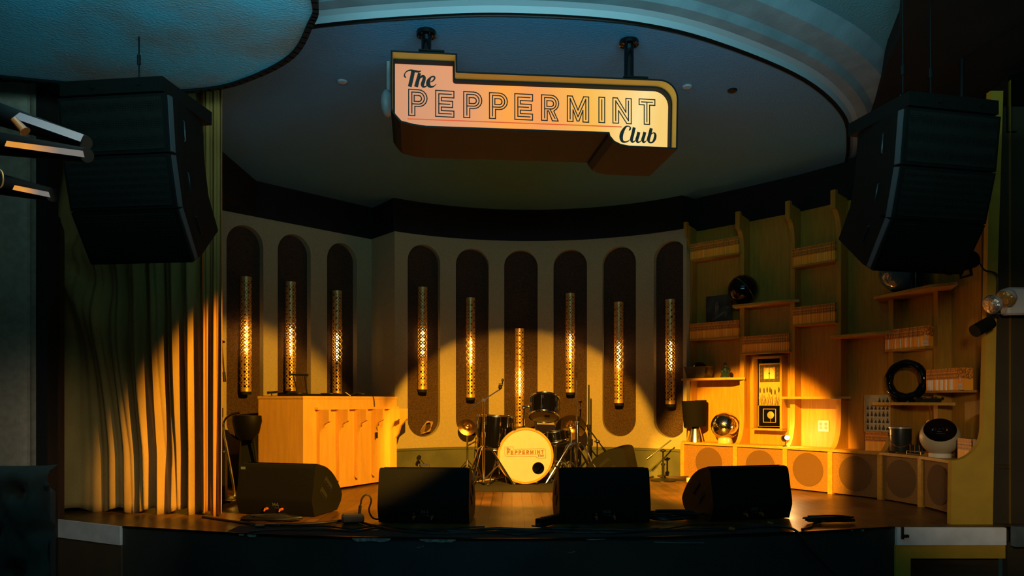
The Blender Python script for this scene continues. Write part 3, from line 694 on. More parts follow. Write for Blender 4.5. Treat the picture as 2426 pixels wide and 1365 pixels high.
# ------------------------------------------------------------------ shelf wall: fins, console, boards
CT = ST+.404
def fin_profile(top):
    P = [(0, CT), (WD, CT), (WD, CT-.0)]
    P = [(0, CT), (WD-.005, CT)]
    for t in range(1, 9): a = PI/2*t/8; P.append((WD-.005-.125*math.sin(a), CT+.28*(1-math.cos(a))))
    P += [(.12, ZW-.32)]
    for t in range(1, 7): a = PI/2*t/6; P.append((.12+.09*(1-math.cos(a)), ZW-.32+.22*math.sin(a)))
    P += [(.21, ZW+top), (.17, ZW+top), (.17, ZW+top-.03), (0, ZW+top-.06)]
    return P
FINL = ['first upright', 'second upright', 'third upright', 'fourth upright', 'fifth upright', 'sixth upright']
su = thing('shelf_wall_unit', 'curved built-in wooden shelf wall of uprights standing behind the speaker console', 'shelf unit', (2.7, 7.0, ST))
for i in range(6):
    b = MB(); q = Q(i, WD); nrm = -NN[i]; tang = Vector((nrm.y, -nrm.x))
    b.prism(fin_profile(.07), lambda u, v, w: Vector((q.x+nrm.x*u+tang.x*w, q.y+nrm.y*u+tang.y*w, v)), -.024, .024)
    build(b, 'upright', M_wood, su, True, 30)
co = thing('speaker_console', 'low curved wooden console with seven cloth speaker panels along the right stage wall', 'console', (2.6, 6.9, ST))
b = MB()
for i in range(len(PP)-1):
    a0, a1, b0, b1 = Q(i, -.012), Q(i+1, -.012), Q(i, WD-.004), Q(i+1, WD-.004)
    b.add([z3(a0, CT-.022), z3(a1, CT-.022), z3(b1, CT-.022), z3(b0, CT-.022), z3(a0, CT), z3(a1, CT), z3(b1, CT), z3(b0, CT)], [(0, 1, 5, 4), (4, 5, 6, 7), (0, 3, 2, 1)])
build(b, 'console_top', M_shelf, co, True, 30)
for i in range(len(PP)-1):
    n2 = NN[i]; t2 = Vector((n2.y, -n2.x)); ang = math.atan2(t2.y, t2.x)
    b = MB(); c = Q(i, .02); b.box((c.x, c.y, (ST+CT)/2-.006), (.045, .055, CT-ST-.014), rotm(rz=ang)); build(b, 'post', M_shelf, co, True)
    if i == 6: continue
    a, c2_ = Q(i, .012), Q(i+1, .012); d = (c2_-a).normalized()
    b = MB(); b.quad(z3(a, ST+.012), z3(c2_, ST+.012), z3(c2_, CT-.02), z3(a, CT-.02)); pn = build(b, 'speaker_panel', M_cloth, co, True)
    mid = (a+c2_)/2; nn = Vector((d.y, -d.x)); nn = nn if nn.dot(NN[i]) < 0 else -nn
    b = MB(); R_ = min(.155, (c2_-a).length*.36)
    zc = (ST+CT)/2-.0
    vs = [Vector((mid.x+nn.x*.004+d.x*R_*math.cos(2*PI*k/36), mid.y+nn.y*.004+d.y*R_*math.cos(2*PI*k/36), zc+R_*math.sin(2*PI*k/36))) for k in range(36)]
    b.add(vs, [tuple(range(36))]); build(b, 'speaker_cone', M_spk, pn, True, 0)

def board(px0, px1, zoff, label, df=-.02, dl=.0, tk=.022, taper=.09, m=M_shelf):
    z = EYE+zoff; a, _ = hit(px0, df); c, _ = hit(px1, df); d = (c-a).normalized(); nn = Vector((-d.y, d.x)); nn = nn if nn.dot(Vector((1, .6))) > 0 else -nn
    # straight front, angled right end, back following the wall
    pts = [a, c-d*taper*0]; back = []
    for px in [px1-(px1-px0)*k/6 for k in range(7)]:
        h, _ = hit(px+(10 if px > px0+1 else 12), WD); back.append(h)
    fr = [a, a+(c-a)*(1-taper*2.2), c+nn*.11]
    poly = [(p.x, p.y) for p in fr+back]
    b = MB(); b.prism(poly, lambda u, v, w: Vector((u, v, w)), z-tk, z)
    o = build(b, 'shelf_board', m, loc=(fr[0].x, fr[0].y, z)); tag(o, label, 'shelf', 'protruding wooden shelf boards'); return z
zA = board(1614, 1752, .238, 'lowest left wooden shelf board, holding the square tray and blue figurine', .01)
zB = board(1735, 1880, .966, 'wooden shelf board under the large glossy black ball', .0)
zC_ = board(1848, 2000, .040, 'empty wooden shelf board right of the wall clock')
zD = board(1968, 2106, .585, 'empty wooden shelf board left of the upper right magazines')
zE = board(2070, 2238, .890, 'highest wooden shelf board, under the hanging black speakers', .0)
zF = board(2067, 2232, -.012, 'wooden shelf board under the glossy black ring')

# magazines
BH = .165
def mag_mesh(m, w):
    b = MB(); b.bev((0, .06, BH/2), (w, .118, BH), .0012); me = build(b, 'magazine', m, smooth=0); return me
def row(i, t0, t1, z, n, label, group, pick, d0=.10, shelf=True):
    a = Q(i, d0)+(Q(i+1, d0)-Q(i, d0))*t0; c = Q(i, d0)+(Q(i+1, d0)-Q(i, d0))*t1; d = (c-a).normalized(); L = (c-a).length; w = L/n*.97
    ang = math.atan2(d.y, d.x); nrm = Vector((-d.y, d.x))
    if nrm.dot(NN[i]) < 0: ang += PI
    protos = {}
    for k in range(n):
        mi = pick(k)
        p = a+d*(L*(k+.5)/n)
        if mi not in protos: o = protos[mi] = mag_mesh(M_mag[mi], w)
        else: o = protos[mi].copy(); COL.objects.link(o)
        o.location = (p.x, p.y, z); o.rotation_euler = (0, 0, ang); j = random.uniform(-.004, .004); o.location.x -= nrm.x*j; o.location.y -= nrm.y*j
        tag(o, label+(' with a white lower spine' if mi == 2 else ''), 'magazine', group)
    if shelf:
        b = MB(); e0 = Q(i, d0-.005)+(Q(i+1, d0-.005)-Q(i, d0-.005))*max(.0, t0-.02); e1 = Q(i, d0-.005)+(Q(i+1, d0-.005)-Q(i, d0-.005))*min(1, t1+.02); f0 = Q(i, WD-.002)+(Q(i+1, WD-.002)-Q(i, WD-.002))*max(.0, t0-.02); f1 = Q(i, WD-.002)+(Q(i+1, WD-.002)-Q(i, WD-.002))*min(1, t1+.02)
        b.prism([(p.x, p.y) for p in (e0, e1, f1, f0)], lambda u, v, w: Vector((u, v, w)), z-.018, z)
        o = build(b, 'magazine_shelf', M_wood, loc=(e0.x, e0.y, z)); tag(o, 'thin wooden ledge holding the '+group, 'shelf', 'thin ledges under the magazine rows')
o01 = lambda k: 0 if random.random() < .6 else (1 if random.random() < .7 else 3)
row(0, .04, .96, EYE+1.51, 42, 'orange magazine in the top left row, under the dark fascia', 'top left row of orange magazines', o01)
row(0, .04, .96, EYE+.66, 42, 'orange magazine in the row under the dark photograph', 'row of orange magazines under the photograph', o01)
row(1, .04, .96, EYE+.485, 40, 'orange magazine in the row directly above the wall clock', 'row of orange magazines above the wall clock', o01)
row(2, .04, .96, EYE+1.29, 38, 'orange magazine in the high row beside the hanging speakers', 'high row of orange magazines beside the hanging speakers', lambda k: 3 if k > 24 and k % 3 == 0 else o01(k))
row(2, .04, .96, EYE+.73, 38, 'orange magazine in the middle row, left of the long empty shelf', 'middle row of orange magazines', o01)
row(4, .00, .94, EYE+.435, 34, 'orange magazine in the row above the black ring', 'row of orange magazines above the black ring', lambda k: 2 if k in (0, 2, 9, 13, 18, 22, 28) else o01(k), .06)
row(5, .0, .86, EYE+.08, 22, 'orange magazine in the row above the round white radio', 'row of orange magazines above the white radio', lambda k: 2 if k in (1, 2, 4, 7, 8, 10, 11, 14, 17, 18) else o01(k), .05)
def lowrow(px0, px1, n, label, group, d0, h0=BH):
    a, _ = hit(px0, d0); c, _ = hit(px1, d0); d = (c-a).normalized(); L = (c-a).length; ang = math.atan2(d.y, d.x)
    if Vector((-d.y, d.x)).dot(Vector((1, .5))) < 0: ang += PI
    pr = {}
    for k in range(n):
        mi = 3 if k % 4 == 1 else o01(k); p = a+d*(L*(k+.5)/n)
        if mi not in pr: o = pr[mi] = mag_mesh(M_mag[mi], L/n*.97)
        else: o = pr[mi].copy(); COL.objects.link(o)
        o.location = (p.x, p.y, CT); o.rotation_euler = (0, 0, ang); tag(o, label, 'magazine', group)
lowrow(2050, 2104, 16, 'orange magazine standing on the console below the bottle poster', 'orange magazines below the poster', .11)
lowrow(2268, 2300, 9, 'orange magazine standing on the console right of the white radio', 'orange magazines right of the radio', .06)
# cover of the last magazines, facing out
for (i, t, d0, z, lab) in ((4, .985, .05, EYE+.435, 'magazine with an orange and white cover facing out, ending the row above the ring'), (5, .94, .05, EYE+.08, 'magazine with an orange and white cover facing out, ending the row above the radio')):
    a = Q(i, d0)+(Q(i+1, d0)-Q(i, d0))*t; d = (Q(i+1, d0)-Q(i, d0)).normalized(); ang = math.atan2(d.y, d.x)
    if Vector((-d.y, d.x)).dot(NN[i]) < 0: ang += PI
    r = thing('cover_magazine', lab, 'magazine', (a.x, a.y, z), ang)
    b = MB(); b.box((0, .01, BH/2), (.058, .012, BH)); build(b, 'pages', M_mag[1], r)
    b = MB(); b.box((0, .003, .028), (.050, .003, .045)); b.box((-.0, .003, .075), (.018, .003, .03)); build(b, 'cover_print', mat('cover_white', (.6, .5, .38), .5), r)
    b = MB()
    for k in range(4): b.box((-.018+.012*k, .0025, .148), (.007, .003, .009))
    b.box((0, .0008, .022), (.034, .002, .003)); build(b, 'cover_lettering', M_brownprint, r)

# ------------------------------------------------------------------ things on shelves
def on(px, d, z): p, t = hit(px, d); return (p.x, p.y, z), math.atan2(t.y, t.x)
# black ball
l, r_ = on(1760, .10, zB); R_ = .148
t = thing('black_ball', 'large glossy black ball on a small stand on the upper shelf', 'ball', l)
b = MB(); b.sphere((0, 0, R_+.012), R_, 40, 24); ball = build(b, 'glossy_shell', M_gloss, t, smooth=60)
b = MB(); MM = rotm(ry=math.radians(-38)); b.lathe([(R_+.0012, -.0035), (R_+.003, 0), (R_+.0012, .0035)], 48, rotm(rx=math.radians(0), ry=math.radians(52)), (0, 0, R_+.012)); build(b, 'seam_ring', M_chrome, t)
b = MB(); b.lathe([(.001, 0), (.07, 0), (.07, .008), (.05, .02), (.035, .03)], 28); build(b, 'foot', M_gloss, t)
# photograph standing on the magazines
l, r_ = on(1703, .17, EYE+.66+BH+.001); t = thing('photograph', 'dark unframed black and white photograph standing on the orange magazines', 'photograph', l, r_+PI if abs(r_) > PI/2 else r_)
b = MB(); b.box((0, 0, .14), (.30, .006, .28)); build(b, 'print', M_photo, t)
b = MB(); b.box((0, -.0045, .14), (.296, .002, .002)); gw = mat('photo_grey', (.12, .13, .10), .4, scale=14, col2=(.03, .035, .03))
b = MB(); b.box((-.02, -.004, .13), (.045, .002, .10)); b.sphere((-.025, -.004, .20), .02, 10, 8, (1, .1, 1)); b.box((.01, -.004, .07), (.20, .002, .025), rotm(ry=-.5)); b.box((.09, -.004, .10), (.03, .002, .12), rotm(ry=.2)); build(b, 'pale_image_figures', gw, t)
# pale upright strip
l, r_ = on(1643, .21, EYE+.66+BH+.002); b = MB(); b.box((0, 0, .26), (.024, .02, .52)); o = build(b, 'wooden_batten', mat('pale_batten', (.62, .45, .18), .6)); o.location = l; tag(o, 'narrow pale vertical batten leaning by the first shelf upright', 'batten')
# tray with dark ball, figurine
l, r_ = on(1657, .10, zA); t = thing('square_tray', 'square dark glazed planter with flared rim at the left end of the low shelf', 'planter', l, r_+PI if abs(r_) > PI/2 else r_)
b = MB()
def ringbox(mb, w0, w1, z0, z1):
    vs = [Vector((x*w, y*w*.75, z)) for w, z in ((w0, z0), (w1, z1)) for x, y in ((-1, -1), (1, -1), (1, 1), (-1, 1))]; mb.add(vs, [(i, (i+1) % 4, 4+(i+1) % 4, 4+i) for i in range(4)])
ringbox(b, .10, .128, .0, .115); ringbox(b, .128, .14, .115, .122); ringbox(b, .14, .12, .122, .118); ringbox(b, .12, .095, .118, .01); b.box((0, 0, .004), (.19, .14, .008)); build(b, 'planter_body', mat('olive_glaze', (.06, .05, .03), .15, coat=.6), t, smooth=0)
l2 = (l[0], l[1], l[2]+.010); b = MB(); b.sphere((0, 0, .0845), .082, 28, 18); o = build(b, 'dark_ball', M_gloss, smooth=60); o.location = l2; tag(o, 'glossy dark ball sitting inside the square planter', 'ball')
l, r_ = on(1718, .08, zA); t = thing('figurine', 'small glazed blue seated figurine on the low shelf right of the planter', 'figurine', l)
b = MB(); b.lathe([(.001, 0), (.045, 0), (.05, .012), (.038, .03), (.04, .045), (.028, .06)], 20); build(b, 'seat_base', M_bluestat, t)
b = MB(); b.lathe([(.026, .05), (.036, .07), (.032, .095), (.02, .105), (.018, .112)], 18); b.sphere((-.034, -.012, .062), .017, 12, 8); b.sphere((.034, -.012, .062), .017, 12, 8); b.tube([(-.03, 0, .095), (-.04, -.02, .075), (-.012, -.035, .07)], .009, 8); b.tube([(.03, 0, .095), (.04, -.02, .075), (.012, -.035, .07)], .009, 8); build(b, 'torso', M_bluestat, t)
b = MB(); b.sphere((0, -.002, .125), .021, 16, 12); b.lathe([(.016, .138), (.012, .15), (.001, .158)], 12); build(b, 'head', M_bluestat, t)
# table lamp
l, r_ = on(1648, .10, CT); t = thing('table_lamp', 'unlit table lamp with dark drum shade and chrome cone base on the console', 'lamp', l)
b = MB(); b.lathe([(.001, 0), (.082, 0), (.080, .01), (.045, .16), (.04, .175), (.001, .18)], 36); build(b, 'cone_base', mat('brushed_chrome', (.8, .76, .68), .22, 1), t)
b = MB(); b.lathe([(.118, .165), (.130, .44)][::-1]+[(.116, .165), (.128, .438)], 40, rotm(ry=-.04)); build(b, 'lamp_shade', mat('charcoal_shade', (.0035, .003, .002), .85, bump=.2, bscale=200, spec=.1), t)
b = MB(); b.cyl((0, 0, .17), (0, 0, .34), .009); b.box((0, 0, .34), (.23, .004, .004)); build(b, 'lamp_stem', M_steel, t)
# disco ball
l, r_ = on(1718, .10, CT); t = thing('disco_ball', 'mirror tiled disco ball on a clear stand on the console', 'disco ball', l); Rb = .143
b = MB(); nlat = 40
for i in range(nlat):
    t0 = PI*i/nlat; t1 = PI*(i+1)/nlat; tm = (t0+t1)/2; nl = max(4, int(2*PI*math.sin(tm)/(PI/nlat)))
    for k in range(nl):
        g = .06; a0 = 2*PI*(k+g)/nl; a1 = 2*PI*(k+1-g)/nl; u0 = t0+(t1-t0)*g; u1 = t1-(t1-t0)*g
        def sp_(tt, aa): return Vector((Rb*math.sin(tt)*math.cos(aa), Rb*math.sin(tt)*math.sin(aa), Rb*math.cos(tt)))
        q = [sp_(u0, a0), sp_(u0, a1), sp_(u1, a1), sp_(u1, a0)]
        b.add([rotm(.35, .5) @ v+Vector((0, 0, Rb+.035)) for v in q], [(0, 1, 2, 3)])
build(b, 'mirror_tiles', M_silverball, t, smooth=0)
b = MB(); b.sphere((0, 0, Rb+.035), Rb*.985, 28, 18); build(b, 'ball_core', M_steel, t)
b = MB(); b.lathe([(.075, 0), (.078, .008), (.066, .06)], 28); b.cyl((0, 0, 0), (0, 0, .04), .012)
build(b, 'stand', mat('amber_clear_stand', (.6, .42, .2), .15, coat=.5), t)
# bright small lamp in front of the panels
l, r_ = on(1861, .03, CT); t = thing('clip_spot_lamp', 'small lit spotlight standing on the console right of the wall clock', 'lamp', l)
b = MB(); b.lathe([(.001, 0), (.028, 0), (.028, .006), (.006, .012), (.005, .05)], 18); build(b, 'lamp_foot', M_gun, t)
b = MB(); b.lathe([(.018, 0), (.030, -.02), (.032, -.06), (.02, -.085), (.001, -.09)][::-1], 20, rotm(rx=math.radians(80)), (0, -.03, .085)); build(b, 'lamp_head', M_steel, t)
b = MB(); b.sphere((0, -.042, .087), .021, 14, 10); build(b, 'lit_bulb', M_bulb2, t)
pl_ = bpy.data.lights.new('clip_lamp_light', 'POINT'); pl_.energy = 5; pl_.color = (1, .55, .12); pl_.shadow_soft_size = .02
po_ = bpy.data.objects.new('clip_lamp_light', pl_); COL.objects.link(po_); po_.parent = t; po_.location = (0, -.085, .10)
# wall clock
l, r_ = on(1822, WD-.13, EYE+0); cz1, cz0 = py2z(846, l[1]), py2z(1018, l[1]); l, r_ = on(1823, WD-.005, 0)
a, d_ = hit(1823, WD-.06); ang = math.atan2(d_.y, d_.x); ang = ang if abs(ang) < PI/2 else ang+PI
t = thing('wall_clock', 'tall shallow wooden box wall clock with a square dial above a pendulum window', 'clock', (a.x, a.y, cz0), ang)
CH = cz1-cz0; CW = .30
b = MB(); e = .02
for c, s in (((-CW/2, 0, CH/2), (e, .12, CH)), ((CW/2, 0, CH/2), (e, .12, CH)), ((0, 0, CH), (CW+e, .12, e)), ((0, 0, 0), (CW+e, .12, e))): b.box(c, s)
build(b, 'case', M_wood, t)
b = MB(); b.box((0, .03, CH/2), (CW-e, .01, CH-e)); build(b, 'back_panel', M_gloss, t)
gd = mat('amber_metal_panel', (.62, .34, .08), .4, .3)
b = MB(); b.box((0, .015, CH*.62), (CW*.80, .006, CH*.60)); build(b, 'amber_panel', gd, t)
b = MB(); b.box((.0, .005, CH*.78), (CW*.70, .012, CH*.235)); dial = build(b, 'dial', mat('dark_bronze_dial', (.075, .05, .02), .5, .3), t)
b = MB(); w_ = CW*.20; b.prism([(-w_, -w_*.95), (w_, -w_*.95), (w_, w_*.95), (-w_, w_*.95)], lambda u, v, w: Vector((u, w, CH*.78+v)), -.004, -.001); build(b, 'dial_plate', gd, dial)
b = MB(); b.prism([(-w_*.9, -w_*.9), (w_*.9, -w_*.9)]+[(w_*.9*math.cos(a_*PI/10), w_*.85*math.sin(a_*PI/10)) for a_ in range(0, 11)], lambda u, v, w: Vector((u, w, CH*.78+v)), -.006, -.003); build(b, 'arch_inlay', mat('pale_amber', (.80, .50, .16), .35), dial)
b = MB(); b.box((.002, -.008, CH*.78), (.004, .002, w_*1.9)); b.sphere((.002, -.009, CH*.78), .008, 10, 6, (1, .3, 1)); build(b, 'clock_hands', M_gloss, dial)
b = MB()
for k in range(12):
    a_ = k*PI/6; rr = CW*.29/max(abs(math.cos(a_)), abs(math.sin(a_))); b.line([(rr*math.sin(a_)-.006, -.009), (rr*math.sin(a_)+.006, .009)], .005, lambda u, v, w, a_=a_, rr=rr: Vector((u, -.0035, CH*.78+rr*math.cos(a_)*.80+v)), 0); b.line([(rr*math.sin(a_)+.006, -.009), (rr*math.sin(a_)-.004, -.009)], .004, lambda u, v, w, a_=a_, rr=rr: Vector((u, -.0035, CH*.78+rr*math.cos(a_)*.80+v)), 0)
build(b, 'hour_marks', mat('worn_gilt', (.16, .10, .04), .5), dial)
b = MB()
for k in range(30):
    x = -CW*.38+CW*.76*k/29+random.uniform(-.004, .004); x2 = x+random.uniform(-.02, .02); z0, z1 = CH*.335, CH*random.uniform(.42, .5)
    b.tube([(x, .009, z0), ((x+x2)/2+.004, .008, (z0+z1)/2), (x2, .009, z1)], .0016, 5)
for x in (-.105, -.062, -.028, .002, .018, .055, .096):
    b.sphere((x, .006, CH*random.uniform(.51, .55)), .028, 10, 8, (.24, .2, 1))
build(b, 'dark_reed_relief', M_print, t)
b = MB(); b.box((0, .012, CH*.185), (CW*.80, .016, CH*.29)); build(b, 'pendulum_box', M_gloss, t)
b = MB(); zc = CH*.19; w2 = CW*.22
for c, s in (((-w2, 0, zc), (.005, .006, 2*w2)), ((w2, 0, zc), (.005, .006, 2*w2)), ((0, 0, zc+w2), (2*w2+.005, .006, .005)), ((0, 0, zc-w2), (2*w2+.005, .006, .005)),
             ((-CW*.40, 0, CH*.185), (.004, .006, CH*.29)), ((CW*.40, 0, CH*.185), (.004, .006, CH*.29)), ((0, 0, CH*.04), (CW*.8, .006, .004))): b.box(c, s)
build(b, 'gilt_frame', gd, t)
b = MB(); b.lathe([(.001, -.003), (.034, -.003), (.036, 0), (.001, .004)], 28, rotm(rx=PI/2), (.012, .0, zc+.006)); b.box((.012, .001, zc-.045), (.003, .003, .05)); build(b, 'pendulum_disc', M_gold, t)
# outlet plate
a, d_ = hit(1951, WD-.006); ang = math.atan2(d_.y, d_.x); ang = ang if abs(ang) < PI/2 else ang+PI
t = thing('outlet_plate', 'pale square double wall outlet plate under the empty shelf', 'outlet', (a.x, a.y, py2z(1023, a.y)), ang)
M_outlet = mat('outlet_plastic', (.48, .46, .50), .4); b = MB(); b.bev((0, 0, .054), (.108, .01, .108), .004, rotm(rx=0)); build(b, 'cover_plate', M_outlet, t)
for sx in (-.026, .026):
    for sz in (.036, .072):
        b = MB(); b.lathe([(.001, .002), (.015, .002), (.016, 0)], 16, rotm(rx=PI/2), (sx, -.006, sz)); b.box((sx-.005, -.0085, sz), (.002, .001, .007)); b.box((sx+.005, -.0085, sz), (.002, .001, .007)); build(b, 'socket', mat('socket_plastic', (.25, .22, .2), .4), t)
# black ring sculpture
l, r_ = on(2147, .08, zF); t = thing('ring_sculpture', 'glossy black upright ring sculpture on a low shelf', 'sculpture', l, (r_+PI if abs(r_) > PI/2 else r_)+.5)
b = MB(); pts = [(.135*math.cos(2*PI*k/40), 0, .178+.142*math.sin(2*PI*k/40)) for k in range(40)]
b.tube(pts, [.034+.0018*math.sin(k*PI*2/40*9)+.006*math.exp(-((k-30)/4)**2) for k in range(40)], 14, 0, True); build(b, 'ring', M_gloss, t, smooth=60)
b = MB(); b.lathe([(.001, 0), (.085, 0), (.08, .012), (.05, .02), (.03, .035)], 28, Matrix.Diagonal((1, .6, 1))); build(b, 'foot', M_gloss, t)
l, r_ = on(2200, .09, zF); b = MB(); b.lathe([(.001, 0), (.085, 0), (.105, .03), (.098, .032), (.08, .012), (.001, .010)], 30)
for k in range(8): b.sphere((.1*math.cos(k*PI/4), .1*math.sin(k*PI/4), .031), .012, 8, 6)
o = build(b, 'glass_dish', M_ashtray); o.location = l; tag(o, 'low scalloped dark glass dish right of the black ring', 'dish')
# poster
l, r_ = on(2079, .085, CT+BH+.002)
a, d_ = hit(2079, .085); ang = (r_+PI if abs(r_) > PI/2 else r_)
pz1 = py2z(936, a.y); PW = .235; PH = pz1-l[2]
t = thing('bottle_poster', 'small framed poster with a grid of little dark figures, propped on the magazines', 'poster', l, ang)
b = MB(); b.box((0, .004, PH/2), (PW, .006, PH)); build(b, 'sheet', mat('aged_paper', (.46, .36, .17), .6, var=.2, scale=12), t)
b = MB()
for c, s in (((-PW/2, 0, PH/2), (.004, .012, PH)), ((PW/2, 0, PH/2), (.004, .012, PH)), ((0, 0, PH), (PW, .012, .004)), ((0, 0, .002), (PW, .012, .004))): b.box(c, s)
build(b, 'frame', M_gold, t)
b = MB(); c0 = PW*.9/6; r0 = PH*.9/5
for i in range(6):
    for j in range(5):
        if j == 4 and i < 3: continue
        x = -PW*.45+c0*(i+.5); z = PH*.05+r0*j; k1_ = random.uniform(.5, .9); hh = r0*.85*k1_; wv = c0*random.uniform(.22, .34)
        b.prism([(-wv, 0), (wv, 0), (wv, hh*.45), (wv*.4, hh*.6), (wv*.4, hh), (-wv*.4, hh), (-wv*.4, hh*.6), (-wv, hh*.45)], lambda u, v, w, x=x, z=z: Vector((x+u, w, z+.004+v)), -.0006, .0008)
build(b, 'printed_figures', M_print, t)
b = MB()
for i in range(7): b.line([(-PW*.45+c0*i, PH*.04), (-PW*.45+c0*i, PH*(.95 if i > 2 else .78))], .0018, lambda u, v, w: Vector((u, -.0002, v)))
for j in range(5): b.line([(-PW*.45, PH*.04+r0*j), (PW*.45, PH*.04+r0*j)], .0018, lambda u, v, w: Vector((u, -.0002, v)))
build(b, 'grid_lines', M_ivory, t)
# small wooden side bits: ice bucket, glasses, radio, antenna, leaning cards
l, r_ = on(2133, .095, CT); t = thing('ice_bucket', 'dark cylindrical ice bucket with a pale rim and thin chrome handle on the console', 'bucket', l)
b = MB(); b.lathe([(.001, .012), (.08, .012), (.083, .02), (.085, .205)], 36); build(b, 'bucket_body', mat('dark_green_vinyl', (.018, .024, .018), .3), t)
b = MB(); b.lathe([(.085, .205), (.091, .207), (.091, .218), (.08, .222), (.001, .224)], 36); build(b, 'lid', mat('pale_rim', (.45, .40, .28), .3, .4), t)
b = MB(); b.lathe([(.001, 0), (.035, 0), (.04, .012), (.001, .013)], 24); build(b, 'foot', M_chrome, t)
b = MB(); b.tube([(-.088, 0, .15), (-.10, -.03, .10), (-.06, -.09, .055), (.03, -.095, .085), (.088, 0, .15)], .0028, 8, 6); build(b, 'handle', M_chrome, t)
glab = ['leftmost small dark shot glass beside the ice bucket', 'middle small dark shot glass beside the ice bucket', 'rightmost small dark shot glass beside the ice bucket']
l, r_ = on(2172, .07, CT); t = thing('glass_rack', 'low gold wire rack holding three small dark glasses', 'rack', l, r_)
b = MB()
for z in (.006, .028):
    for sy in (-.03, .03): b.tube([(-.072, sy, z), (.072, sy, z)], .0025, 6)
    for sx in (-.072, -.024, .024, .072): b.tube([(sx, -.03, z), (sx, .03, z)], .0025, 6)
for sx in (-.072, .072):
    for sy in (-.03, .03): b.tube([(sx, sy, 0), (sx, sy, .03)], .0025, 6)
build(b, 'wire_frame', M_gold, t)
for k, s in enumerate((-.048, 0, .048)):
    b = MB(); b.lathe([(.001, 0), (.019, 0), (.021, .07), (.0195, .07), (.017, .006), (.001, .006)], 20); o = build(b, 'shot_glass', M_ashtray)
    o.location = (l[0]+s*math.cos(r_), l[1]+s*math.sin(r_), CT+.0095); tag(o, glab[k if math.cos(r_) > 0 else 2-k], 'glass', 'small dark glasses in the wire rack')
l, r_ = on(2227, .085, CT); t = thing('round_radio', 'round cream ball shaped radio with a tilted black oval face on the console', 'radio', l)
Rr = .142; tilt = rotm(rx=math.radians(-58), rz=math.radians(-18)); cc = Vector((0, 0, .026+Rr*.93)); cut = .80
prf = [(Rr*math.sin(PI*i/24), Rr*math.cos(PI*i/24)) for i in range(25) if math.cos(PI*i/24) < .62]
b = MB(); tm = rotm(rz=math.radians(-30)) @ rotm(rx=math.radians(50)); b.lathe(prf[:-1]+[(.001, -Rr)], 44, tm, cc); build(b, 'body', mat('cream_radio_shell', (.46, .38, .22), .4), t, smooth=60)
rf = prf[0][0]; zf = prf[0][1]
b = MB(); b.lathe([(rf, zf), (rf*.97, zf+.004), (rf*.95, zf-.002), (.001, zf-.004)], 44, tm, cc); fce = build(b, 'face', M_gloss, t)
b = MB()
for (u, v, w_, h_) in ((-.045, .012, .008, .004), (-.03, .012, .006, .002), (-.004, .012, .008, .002), (.02, .012, .006, .002), (.045, .012, .009, .003), (-.03, -.002, .012, .002), (-.008, -.002, .006, .003), (-.004, -.016, .03, .003), (-.02, -.034, .014, .0015), (.01, -.034, .05, .0015)):
    b.add([tm @ Vector((u+sx*w_/2, v+sy*h_/2, zf-.0015))+cc for sx, sy in ((-1, -1), (1, -1), (1, 1), (-1, 1))], [(0, 1, 2, 3)])
build(b, 'dial_marks', M_greytext, fce)
b = MB(); b.sphere(tm @ Vector((-.050, -.002, zf+.001))+cc, .006, 10, 6); build(b, 'blue_button', mat('blue_dot', (.05, .25, .45), .4), fce)
b = MB(); b.sphere(tm @ Vector((.046, -.002, zf+.001))+cc, .006, 10, 6); build(b, 'orange_button', mat('orange_dot', (.7, .2, .03), .4), fce)
b = MB(); b.lathe([(.001, 0), (.078, 0), (.080, .006), (.080, .030), (.07, .034)], 36); build(b, 'plinth', M_ivory, t)
l, r_ = on(2205, WD-.05, CT); b = MB(); p0 = Vector(l); b.cyl(p0, p0+Vector((0, 0, .10)), .012); b.tube([p0+Vector((0, 0, .1)), p0+Vector((.004, 0, .26)), p0+Vector((-.01, 0, .42))], .002, 6)
t = thing('pull_antenna', 'thin silver rod with two small amber discs behind the round radio', 'antenna', l); build(b, 'rod', M_chrome, t, True)
b = MB(); b.sphere(p0+Vector((-.022, -.01, .262)), .022, 14, 10, (1, .3, 1)); b.sphere(p0+Vector((.022, -.01, .262)), .020, 14, 10, (1, .3, 1)); build(b, 'amber_disc', mat('amber_disc', (.85, .42, .05), .4), t, True)
l, r_ = on(2312, .05, CT); b = MB(); b.box((0, 0, .085), (.05, .02, .17)); t = thing('leaning_album', 'dark green and white album cover at the right end of the console', 'album', l, (r_+PI if abs(r_) > PI/2 else r_))
build(b, 'sleeve', mat('dark_sleeve', (.05, .06, .045), .5), t); b = MB(); b.box((-.02, -.012, .06), (.012, .004, .11)); b.sphere((.012, -.012, .06), .02, 10, 8, (.8, .1, 1.4)); build(b, 'white_print', M_white, t)
# dome vessel under the right speakers
l, r_ = on(2135, .06, zE); t = thing('glass_dome', 'smoky blue glass bubble lamp on the highest shelf below the speakers', 'lamp', l)
b = MB(); Rg = .17; b.lathe([(Rg*math.sin(PI*i/20), Rg-Rg*math.cos(PI*i/20)+.01) for i in range(3, 19)], 36); build(b, 'glass_bubble', mat('smoky_blue_glass', (.05, .09, .10), .05, coat=1), t, smooth=60)
b = MB(); b.lathe([(.001, 0), (.06, 0), (.06, .015), (.075, .02)], 28); build(b, 'black_foot', M_gloss, t)
b = MB(); b.lathe([(.10, 0), (.11, .01), (.10, .02)], 30, None, (0, 0, .33)); build(b, 'top_ring', M_gloss, t)
p = hit(2172, .05)[0]; b = MB(); b.cyl((p.x, p.y, zE), (p.x, p.y, zE+.20), .045, n=24); b.sphere((p.x, p.y-.045, zE+.10), .004, 8, 6)
tag(build(b, 'black_canister', M_gloss, loc=(p.x, p.y, zE)), 'narrow glossy black canister right of the smoky glass bubble', 'canister')

